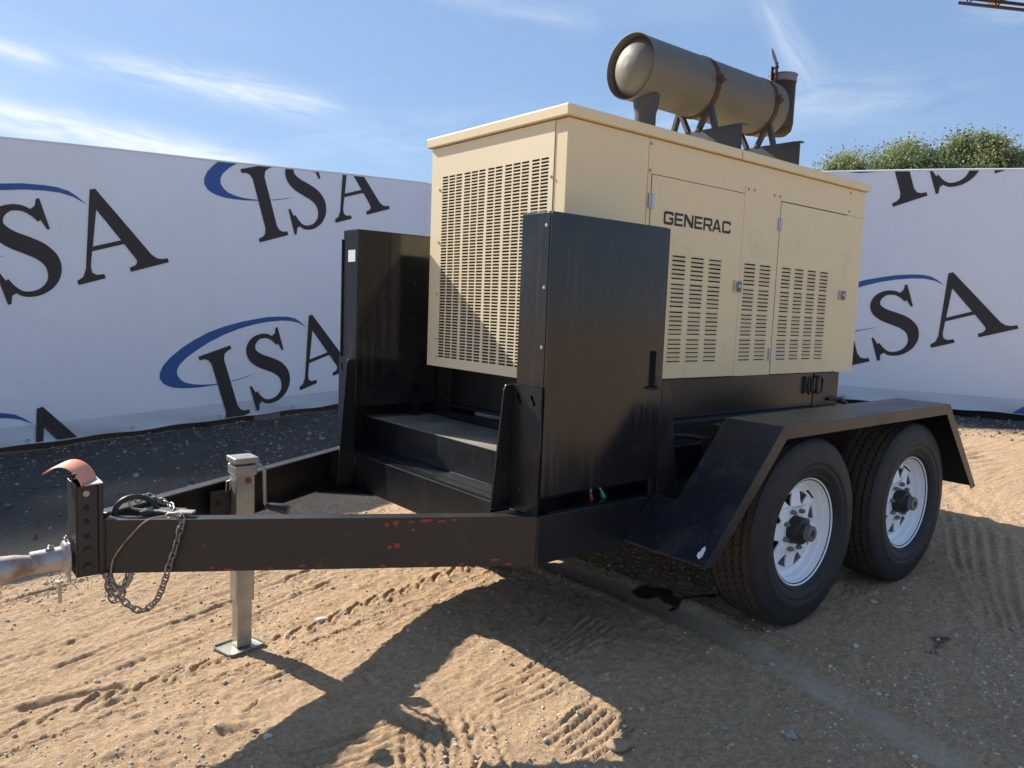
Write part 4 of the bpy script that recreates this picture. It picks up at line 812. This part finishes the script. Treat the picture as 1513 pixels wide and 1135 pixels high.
for x in (.88, 1.815): G().tube([(x, -.44, .39), (x, 1.37, .39)], .038, 14).put('axle', BLK, TR, smooth=True); G().box((x - .35, YN + .0, .335), (x + .35, YN + .045, .35)).put('leaf_spring', RUST, TR)
# air / hydraulic hose by the fender
G().tube(smooth_path([(.55, -.06, .735), (.66, -.12, .735), (.74, -.2, .72), (.80, -.28, .68), (.85, -.33, .62)]), .010, 10).put('fender_hose', RUBC, TR, smooth=True)
G().tube([(.50, -.045, .735), (.56, -.065, .735)], .015, 10).put('hose_fitting', GALV, TR, smooth=True)

# ------------------------------------------------------------------ generator
GE = thing('generator', (1.155, .463, .70), 'tan enclosed generator with louvred doors and muffler on its roof, bolted on the trailer', 'generator')
ZB, ZT, L_, W_ = .970, 1.980, 2.307, .926
def gplate(u0, u1, z0, z1, holes, th):
    """plate in (u,z) with rectangular holes; returns verts (u, depth, z): depth 0 front, th back"""
    us = sorted({u0, u1} | {h_[0] for h_ in holes} | {h_[1] for h_ in holes}); zs = sorted({z0, z1} | {h_[2] for h_ in holes} | {h_[3] for h_ in holes})
    us = [u for u in us if u0 <= u <= u1]; zs = [z for z in zs if z0 <= z <= z1]
    ui = {u: i_ for i_, u in enumerate(us)}; zi = {z: i_ for i_, z in enumerate(zs)}; solid = np.ones((len(us) - 1, len(zs) - 1), bool)
    for h_ in holes: solid[ui[h_[0]]:ui[h_[1]], zi[h_[2]]:zi[h_[3]]] = False
    nz_ = len(zs); K = len(us) * nz_; v = [(u, 0, z) for u in us for z in zs] + [(u, th, z) for u in us for z in zs]; f = []
    nu = len(us) - 1; nzz = nz_ - 1
    for i_ in range(nu):
        for j in range(nzz):
            if not solid[i_, j]: continue
            a = i_ * nz_ + j; f.append((a, a + nz_, a + nz_ + 1, a + 1)); f.append((a + K, a + K + 1, a + K + nz_ + 1, a + K + nz_))
            if i_ == 0 or not solid[i_ - 1, j]: f.append((a, a + 1, a + 1 + K, a + K))
            if i_ == nu - 1 or not solid[i_ + 1, j]: f.append((a + nz_, a + nz_ + K, a + nz_ + 1 + K, a + nz_ + 1))
            if j == 0 or not solid[i_, j - 1]: f.append((a, a + K, a + nz_ + K, a + nz_))
            if j == nzz - 1 or not solid[i_, j + 1]: f.append((a + 1, a + nz_ + 1, a + nz_ + 1 + K, a + 1 + K))
    return v, f
def side_plate(name, x0, x1, z0, z1, holes=(), th=.0025, y=0.0, m=TAN, parent=None):
    v, f = gplate(x0, x1, z0, z1, list(holes), th); g = G(); g.add([(a, y + b_, c_) for a, b_, c_ in v], f); return g.put(name, m, parent or GE)
def row_z(n=24):
    z = []; p_ = 1.520; d = .460 / (23 + 3 * .35)
    for k in range(n):
        z.append(p_); p_ -= d * (1.35 if k % 6 == 5 else 1)
    return z
RZ = row_z()
def louver_mesh(w):
    g = G(); nu_ = 10; prof = [(0, .0012), (.0034, -.0002), (.0066, -.0026), (.0086, -.0055), (.0090, -.0072)]
    for i_ in range(nu_ + 1):
        u = i_ / nu_; e = min(1, math.sin(math.pi * u) * 3.2) ** .5 if 0 < u < 1 else 0
        for o_, z in prof: g.v.append((w * (u - .5), -o_ * e - .0003, z))
    k = len(prof); g.f = [(i_ * k + j, (i_ + 1) * k + j, (i_ + 1) * k + j + 1, i_ * k + j + 1) for i_ in range(nu_) for j in range(k - 1)]
    me_ = mesh_from('louver', g.v, g.f, True); me_.materials.append(TAN); return me_
def louvered(name, x0, x1, z0, z1, cols, y=-.001):
    holes = []
    for cx, w in cols:
        for z in RZ: holes.append((round(cx - w * .46, 4), round(cx + w * .46, 4), round(z - .0130, 4), round(z - .0012, 4)))
    p_ = side_plate(name, x0, x1, z0, z1, holes, y=y)
    ms = {w: louver_mesh(w) for w in {c_[1] for c_ in cols}}
    for cx, w in cols:
        for z in RZ:
            o = bpy.data.objects.new('louver', ms[w]); C.objects.link(o); o.location = (cx, y, z); o.rotation_euler[0] = random.gauss(0, .03); child(o, p_)
    return p_
d1 = louvered('door', .488, 1.148, .974, 1.836, [(.692, .098), (.822, .098), (.952, .098)], y=-.004)
cpn = louvered('center_panel', 1.152, 1.457, .972, 1.872, [(1.2285, .098), (1.3585, .098)], y=-.0025)
d2 = louvered('door', 1.461, 2.116, .974, 1.834, [(1.545, .088), (1.668, .088), (1.791, .088), (1.914, .088)], y=-.004)
d1['label'] = 'louvred door lettered GENERAC'
side_plate('side_panel', .0, .4605, ZB, ZT + .002); side_plate('header_panel', .464, L_ - .001, 1.840, ZT + .002, [], y=.0005); side_plate('door_jamb', .464, .486, ZB, 1.8385, [])
side_plate('side_panel', 2.119, L_, ZB, 1.8385, [])
side_plate('inner_lining', .47, 2.118, ZB + .002, 1.838, [], y=.012, m=DARK)
G().box((0.002, .005, ZB), (.47, .03, ZB + .004)).put('floor_lip', TAN, GE)
# far side and rear
v, f = gplate(0, L_, ZB, ZT, [], .0025); g = G(); g.add([(a, W_ - b_, c_) for a, b_, c_ in v], f); g.put('side_panel', TAN, GE)
v, f = gplate(.003, W_ - .003, ZB, ZT, [], .0025); g = G(); g.add([(L_ - b_, a, c_) for a, b_, c_ in v], f); g.put('rear_panel', TAN, GE)
G().box((.02, .02, ZB + .0), (L_ - .02, W_ - .02, ZB + .006)).put('floor_panel', DARK, GE)
# front: corner posts + grille panel
cols_w = []; n_ = 13; extra = {3, 6, 8, 11}; y1, y0 = .831, .097; slot, gap = None, .0085; eg = .009
slot = (y1 - y0 - gap * 12 - eg * 4) / 13; yy = y1; holes = []
zt_, zb_ = 1.846, 1.011; rows = 62; pz = (zt_ - zb_) / rows
for k in range(13):
    a = yy - slot
    for r_ in range(rows): z = zt_ - r_ * pz; holes.append((round(a, 5), round(yy, 5), round(z - pz * .60, 5), round(z, 5)))
    yy = a - gap - (eg if (k + 1) in extra else 0)
v, f = gplate(.069, .922, ZB + .002, ZT + .001, holes, .003); g = G(); g.add([(b_ - .003, a, c_) for a, b_, c_ in v], f); g.put('grille_panel', TAN2, GE)
G().box((0, .0028, ZB), (.003, .0665, ZT + .001)).put('corner_post', TAN, GE); G().box((.0005, .9232, ZB), (.003, W_ - .0028, ZT + .001)).put('corner_post', TAN, GE)
G().box((.035, .07, ZB + .01), (.05, W_ - .03, 1.90)).put('radiator', RADI, GE)
for y, z in ((.852, 1.79), (.851, 1.55), (.850, 1.31), (.849, 1.10), (.080, 1.77), (.842, 1.015), (.08, 1.30), (.08, 1.52)): G().lathe([(0, .005), (.004, .0045), (.006, .002), (.0065, 0)], (-.0032, y, z), (-1, 0, 0), 8).put('bolt', ZINC, GE)
for x, z in ((.474, 1.960), (.474, 1.852), (1.175, 1.862), (1.225, 1.862), (1.395, 1.858), (1.445, 1.858), (2.135, 1.960), (2.135, 1.86)): G().lathe([(0, .004), (.005, .0035), (.007, 0)], (x, -.0028 if .5 < x < 2 else -.0002, z), (0, -1, 0), 8).put('bolt', mat('painted_bolt', (.33, .27, .19), .5) if 'painted_bolt' not in bpy.data.materials else bpy.data.materials['painted_bolt'], GE)
# roof: two caps with turned-down rim
for nm, x0, x1 in (('roof_panel', -.020, 1.0855), ('roof_panel', 1.0885, L_ + .020)):
    g = G(); g.box((x0, -.020, 1.985), (x1, W_ + .020, 2.028)); o = g.put(nm, TAN, GE, bevel=.004)
G().box((1.05, -.017, 1.986), (1.12, W_ + .017, 2.024)).put('roof_joint', DARK, GE)
G().box((.004, .004, ZT), (L_ - .004, W_ - .004, 1.986)).put('roof_lining', DARK, GE)
# hinges and latches (sub-parts of the doors)
def hinge(x, z, door):
    b_ = G().box((x - .017, -.0085, z - .030), (x + .017, -.0045, z + .030)).tube([(x, -.0095, z - .031), (x, -.0095, z + .031)], .0048, 8)
    o = b_.put('hinge', ZINC, door)
    return o
hinge(.487, 1.728, d1); hinge(.487, 1.10, d1); hinge(1.459, 1.724, d2); hinge(1.452, 1.074, d2)
def latch(x, z, door):
    g = G().box((x - .020, -.012, z - .026), (x - .003, -.0045, z + .026)).box((x - .003, -.026, z - .009), (x + .012, -.005, z + .009)).box((x + .012, -.030, z - .028), (x + .022, -.005, z + .024)); return g.put('latch', ZINC, door, bevel=.002)
latch(1.122, 1.402, d1); latch(2.102, 1.399, d2)
# lettering
def generac():
    w, h, st, c_ = 1.12, 1.0, .21, .13
    Cc_ = [(c_, 0), (w - c_, 0), (w, c_), (w, .34), (w - st, .34), (w - st, st + .04), (w - st - .04, st), (st + .04, st), (st, st + .04), (st, h - st - .04), (st + .04, h - st), (w - st - .04, h - st), (w - st, h - st - .04), (w - st, .68), (w, .68), (w, h - c_), (w - c_, h), (c_, h), (0, h - c_), (0, c_)]
    G_ = [(c_, 0), (w - c_, 0), (w, c_), (w, .56), (.55 * w, .56), (.55 * w, .39), (w - st, .39), (w - st, st + .03), (w - st - .03, st), (st + .04, st), (st, st + .04), (st, h - st - .04), (st + .04, h - st), (w - st - .04, h - st), (w - st, h - st - .04), (w - st, .72), (w, .72), (w, h - c_), (w - c_, h), (c_, h), (0, h - c_), (0, c_)]
    e = .98; E_ = [(0, 0), (e, 0), (e, st - .02), (st, st - .02), (st, .41), (e * .94, .41), (e * .94, .59), (st, .59), (st, h - st + .02), (e, h - st + .02), (e, h), (0, h)]
    N_ = [(0, 0), (st, 0), (st, .66), (w - st - .06, 0), (w, 0), (w, h), (w - st, h), (w - st, .34), (st + .06, h), (0, h)]
    R_ = [(0, 0), (st, 0), (st, .35), (.52 * w, .35), (w - st - .08, 0), (w + .02, 0), (w - .27, .37), (w - .08, .40), (w, .50), (w, h - c_), (w - c_, h), (0, h)]; Rh = [(st, .53), (w - st - .03, .53), (w - st, .56), (w - st, h - st - .02), (w - st - .03, h - st + .01), (st, h - st + .01)]
    a = 1.16; A_ = [(0, 0), (.24, 0), (.325, .2), (a - .325, .2), (a - .24, 0), (a, 0), (a / 2 + .15, h), (a / 2 - .15, h)]; Ah = [(.40, .37), (a - .40, .37), (a / 2, .80)]
    x = 0; out_ = []
    for lp, wd in (([G_], w), ([E_], e), ([N_], w), ([E_], e), ([R_, Rh], w), ([A_, Ah], a), ([Cc_], w)):
        out_ += [[(p_[0] + x, p_[1]) for p_ in l_] for l_ in lp]; x += wd + (.15 if wd != w or lp[0] is not R_ else .04)
    return curve_mesh('lettering', out_, .0006)
tm = generac(); bb = [v.co.x for v in tm.vertices]; by = [v.co.y for v in tm.vertices]
tm.transform(Matrix.Translation((-min(bb), -min(by), 0))); tm.transform(Matrix.Diagonal((.478 / (max(bb) - min(bb)), .056 / (max(by) - min(by)), 1, 1))); tm.transform(Matrix(((1, 0, 0, .573), (0, 0, 1, -.0050), (0, 1, 0, 1.640), (0, 0, 0, 1))))
tm.materials.clear(); tm.materials.append(INK); link('lettering', tm, None, d1)
# skid base
G().box((.14, .03, .782), (2.215, .895, .968)).put('skid_base', BLK, GE, bevel=.003)
G().box((.13, -.045, .765), (2.235, .965, .781)).put('skid_flange', BLK, GE, bevel=.002)
G().box((.10, .86, .782), (.139, .885, .968)).put('skid_edge', BLK, GE)
for x in (1.885, 1.985):
    lp = []
    for k in range(25):
        a = 2 * math.pi * k / 24; lp.append((x + (.016 if x < 1.9 else .030) * (1 if math.cos(a) > 0 else -1) * abs(math.cos(a)) ** .5, .012, .90 + .044 * (1 if math.sin(a) > 0 else -1) * abs(math.sin(a)) ** .5))
    G().tube(lp, .007, 8, False).put('lifting_loop', RUBC, GE, smooth=True)
G().lathe([(0, 0), (.018, 0), (.020, .001)], (2.135, .0285, .905), (0, -1, 0), 20).put('fork_hole', DARK, GE)
for x, z in ((2.16, .94), (2.16, .86), (2.10, .82), (1.96, .80)): G().lathe([(0, .004), (.006, .003), (.007, 0)], (x, .0295, z), (0, -1, 0), 8).put('base_bolt', RUBC, GE)
G().tube([(2.10, .02, .815), (2.22, .0, .815)], .010, 8).tube(smooth_path([(2.20, 0, .81), (2.28, .01, .79), (2.35, .03, .772)]), .007, 8).put('battery_cable', RUBC, GE, smooth=True)
G().box((1.95, .0265, .782), (2.214, .0298, .965)).put('base_plate', BLKT, GE)

# muffler ------------------------------------------------------------------
MY, MR = .40, .149; mz = lambda x: 2.414 + .004 * (x - .76)
ax = Vector((1, 0, .006)).normalized(); o0 = Vector((.748, MY, mz(.765)))
g = G(); g.lathe([(0, -.022), (.04, -.019), (.075, -.008), (.105, .010), (.125, .030), (.136, .048), (.144, .052), (.1465, .004), (.148, 0), (.1500, .004), (MR, .008), (MR, .36), (MR, 1.10), (.148, 1.125), (.12, 1.15), (.06, 1.165), (0, 1.168)], o0, ax, 64)
mf = g.put('muffler', MUF, GE, smooth=True)
G().lathe([(.1495, -.001), (.1515, 0), (.1515, .010), (.149, .011)], o0, ax, 64).put('end_ring', MUF, mf, smooth=True)
for xs in (1.235, 1.755):
    s_ = G(); c_ = Vector((xs, MY, mz(xs))); s_.lathe([(MR + .0005, -.016), (MR + .005, -.016), (MR + .005, .016), (MR + .0005, .016)], c_, ax, 56, closed=True); st_ = s_.put('strap', RUST, mf, smooth=True)
    a = R(-18 + 0); ear = c_ + Vector((0, -math.cos(R(5)) * (MR + .006), math.sin(R(5)) * (MR)))
    G().box((xs - .018, ear.y - .022, ear.z - .012), (xs + .018, ear.y + .002, ear.z + .004)).tube([(xs, ear.y - .014, ear.z + .022), (xs, ear.y - .014, ear.z - .026)], .005, 8).put('strap_bolt', RUST, mf)
    # cradle: cross plate along y with V legs
    G().prism([(xs, .10, 2.029), (xs, .835, 2.029), (xs, .835, 2.182), (xs, .80, 2.196), (xs, .128, 2.196), (xs, .10, 2.182)], (.008, 0, 0)).box((xs + .008, .10, 2.188), (xs + .045, .835, 2.196)).put('cross_plate', DGRY, mf, bevel=.002)
    for ya, yb in ((MY - .135, MY - .10), (MY - .03, MY - .085), (MY + .03, MY + .085), (MY + .135, MY + .10)):
        zt2 = mz(xs) - math.sqrt(max(0, MR ** 2 - (yb - MY) ** 2)) - .002
        G().prism([(xs - .004, ya - .012, 2.194), (xs - .004, ya + .012, 2.194), (xs - .004, yb + .012, zt2 + .004), (xs - .004, yb - .012, zt2 + .004)], (.03, 0, 0)).put('support_leg', DGRY, mf, bevel=.002)
G().tube([(.84, MY - .03, 2.08), (.84, MY - .03, 2.20), (.84, MY - .03, 2.235), (.84, MY - .03, 2.29)], .05, 28, True, [.052, .050, .058, .064]).put('front_saddle', DGRY, mf, smooth=True)
G().tube([(.84, MY - .02, 2.03), (.84, MY - .02, 2.14)], .045, 20).put('inlet_pipe', DGRY, mf, smooth=True)
G().box((.76, MY - .12, 2.029), (.97, MY + .10, 2.055)).put('inlet_flange', DGRY, mf, bevel=.003)
PX, PY = 2.022, .40
g = G(); g.tube([(1.90, PY, mz(1.9) - .01), (1.945, PY, mz(1.9) - .012), (1.985, PY, 2.39), (PX, PY, 2.43), (PX, PY, 2.47)], .07, 28, False, [.078, .078, .078, .076, .073]); g.lathe([(.0, 2.30), (.04, 2.305), (.066, 2.33), (.074, 2.37), (.074, 2.625), (.066, 2.625), (.066, 2.40)], (PX, PY, 0), (0, 0, 1), 32); op_ = g.put('outlet_pipe', SOOT, mf, smooth=True)
G().lathe([(.0745, 2.60), (.079, 2.603), (.079, 2.636), (.082, 2.638), (.082, 2.643), (.070, 2.643), (.0745, 2.60)], (PX, PY, 0), (0, 0, 1), 32).put('clamp_band', CAPM, mf, smooth=True)
g = G(); cpts = []; cc = Vector((PX - .118, PY + .0, 2.70))
g.lathe([(0, 0), (.050, 0), (.052, .002), (.050, .005), (0, .005)], (PX - .100, PY, 2.72), (.35, -1, .35), 24); g.put('rain_cap', CAPM, mf, smooth=True)
G().box((PX - .098, PY - .016, 2.60), (PX - .078, PY - .010, 2.695)).box((PX - .098, PY + .010, 2.60), (PX - .078, PY + .016, 2.675)).tube([(PX - .088, PY - .025, 2.665), (PX - .088, PY + .02, 2.665)], .006, 8).put('cap_hinge', RUST, mf)
G().lathe([(.079, 0), (.094, .003), (.094, .010), (.079, .012)], (1.895, PY, mz(1.9) - .01), (1, 0, 0), 28, closed=True).put('rear_flange', RUST, mf, smooth=True)

# ------------------------------------------------------------------ trees behind the right banner
def leafmat(name, c):
    m = bpy.data.materials.new(name); m.use_nodes = True; t_ = m.node_tree; b_ = t_.nodes['Principled BSDF']; b_.inputs['Roughness'].default_value = .6
    g_ = N(t_, 'ShaderNodeNewGeometry'); rp = N(t_, 'ShaderNodeMath', operation='MULTIPLY_ADD'); t_.links.new(g_.outputs['Random Per Island'], rp.inputs[0]); rp.inputs[1].default_value = .9; rp.inputs[2].default_value = .40
    rgb = N(t_, 'ShaderNodeRGB'); rgb.outputs[0].default_value = (*c, 1); s_ = N(t_, 'ShaderNodeVectorMath', operation='SCALE'); t_.links.new(rgb.outputs[0], s_.inputs[0]); t_.links.new(rp.outputs[0], s_.inputs['Scale']); t_.links.new(s_.outputs[0], b_.inputs['Base Color'])
    tr = N(t_, 'ShaderNodeBsdfTranslucent'); t_.links.new(s_.outputs[0], tr.inputs[0]); ms = N(t_, 'ShaderNodeMixShader'); ms.inputs[0].default_value = .35; o_ = t_.nodes['Material Output']; t_.links.new(b_.outputs[0], ms.inputs[1]); t_.links.new(tr.outputs[0], ms.inputs[2]); t_.links.new(ms.outputs[0], o_.inputs[0]); return m
BARK = mat('bark', (.12, .09, .07), .9, bump=.6, bscale=20)
LG = leafmat('leaf_green', (.28, .34, .16)); LD = leafmat('leaf_dark', (.16, .23, .10)); LB_ = leafmat('leaf_brown', (.34, .24, .14)); LY = leafmat('leaf_yellow_green', (.33, .38, .17))
def tree(x, y, top, rad, crown_h, m, label, n=16000, leaf=.085, seed=1, name='tree'):
    rg_ = np.random.default_rng(seed); gz0 = gz(x, y); root = thing(name, (x, y, gz0), label, 'tree', 'trees beyond the right banner')
    H = top - gz0; cz = top - crown_h / 2
    G().tube([(x, y, gz0 - .2), (x + .1, y, gz0 + H * .3), (x - .1, y + .1, gz0 + H * .6), (x, y, top - crown_h * .3)], .3, 12, True, [.38, .28, .18, .06]).put('trunk', BARK, root, smooth=True)
    blobs = []
    for k in range(64):
        d_ = rg_.normal(size=3); d_ /= np.linalg.norm(d_); rr = rg_.uniform(.35, .95) ** .5 * .86
        c_ = np.array([x, y, cz]) + d_ * rr * np.array([rad, rad, crown_h / 2]) * np.array([1, 1, 1]); c_[2] += .0; blobs.append((c_, rg_.uniform(.10, .40) * rad))
    for k in range(9):
        c_, r_ = blobs[k * 6]; G().tube([(x, y, cz - crown_h * .35), tuple((np.array([x, y, cz - crown_h * .2]) + c_) / 2), tuple(c_)], .08, 6, False, [.14, .08, .03]).put('limb', BARK, root)
    V = []; 
    per = n // len(blobs); P_ = []
    for c_, r_ in blobs:
        d_ = rg_.normal(size=(per, 3)); d_ /= np.linalg.norm(d_, axis=1, keepdims=True); rr = np.abs(rg_.normal(.55, .45, (per, 1))); P_.append(c_ + d_ * rr * r_ * np.array([1.25, 1.25, .95]))
    P_ = np.concatenate(P_); m0 = len(P_); a = rg_.normal(size=(m0, 3)); a /= np.linalg.norm(a, axis=1, keepdims=True); b_ = np.cross(a, rg_.normal(size=(m0, 3))); b_ /= np.linalg.norm(b_, axis=1, keepdims=True); s_ = leaf * rg_.uniform(.6, 1.4, (m0, 1))
    V = np.stack([P_ - a * s_, P_ + b_ * s_ * .55, P_ + a * s_, P_ - b_ * s_ * .55], 1).reshape(-1, 3); Fq = np.arange(m0 * 4).reshape(-1, 4)
    me_ = bpy.data.meshes.new('crown'); me_.vertices.add(len(V)); me_.vertices.foreach_set('co', V.astype(np.float32).ravel()); me_.loops.add(Fq.size); me_.loops.foreach_set('vertex_index', Fq.ravel().astype(np.int32)); me_.polygons.add(m0); me_.polygons.foreach_set('loop_start', (np.arange(m0) * 4).astype(np.int32)); me_.polygons.foreach_set('loop_total', np.full(m0, 4, np.int32)); me_.update(); me_.materials.append(m)
    o = bpy.data.objects.new('crown', me_); C.objects.link(o); child(o, root)
tree(51.6, 25.6, 13.6, 3.5, 7.4, LG, 'broad light green tree, leftmost above the right banner', seed=3, n=60000)
tree(53.5, 23.0, 13.9, 3.1, 7.6, LY, 'yellowish green tree second from the left above the banner', seed=4, n=52000)
tree(52.0, 20.8, 13.5, 2.9, 7.0, LD, 'dark rounded evergreen between two lighter trees', seed=5, n=50000)
tree(54.2, 19.2, 14.5, 3.0, 8.4, LG, 'tallest light green tree near the right edge above the banner', seed=6, n=60000)
tree(55.5, 17.7, 13.5, 2.7, 7.0, LD, 'small shaded tree right of the tallest tree', seed=8, n=34000)
tree(70, 20.6, 14.6, 1.8, 7, LB_, 'browning distant tree at the right edge', seed=9, n=9000, leaf=.15)

# ------------------------------------------------------------------ lattice boom reaching in at the top right
PALE = mat('pale_tan_boom_paint', (.55, .45, .30), .5)
bt_ = thing('crane_boom', (14.6, -2.2, gz(14.6, -2.2)), 'dark lattice boom end poking into the top right corner of the sky', 'crane')
pa, pb = Vector((12.75, 3.92, 6.87)), Vector((14.6, -2.2, 4.95)); dd_ = (pb - pa).normalized(); upv = Vector((0, 0, 1)); sdv = dd_.cross(upv).normalized() * .16
G().tube([pa, pb], .028, 8).put('lower_chord', DGRY, bt_); G().tube([pa + sdv + upv * .04, pb + sdv], .028, 8).put('lower_chord', BLK, bt_)
G().tube([pa + dd_ * .1 + upv * .18, pb + upv * .75], .03, 8).put('upper_chord', DGRY, bt_)
for k in range(14):
    p_ = pa + dd_ * (.15 + k * .45); G().tube([p_, p_ + dd_ * .22 + upv * (.22 + .028 * k)], .012, 6).tube([p_ + sdv, p_ + dd_ * .22 + upv * (.22 + .028 * k)], .012, 6).tube([p_, p_ + sdv], .012, 6).put('brace', RUST, bt_)
q_ = pa + dd_ * .55; g = G().box((-.16, -.12, .05), (.16, .12, .35)); o = g.put('winch_housing', PALE, bt_); o.location = q_ + Vector((.05, -.02, .04)); 
G().tube([(14.6, -2.2, gz(14.6, -2.2)), (14.6, -2.2, 6.2)], .16, 14).put('mast', PALE, bt_, smooth=True)
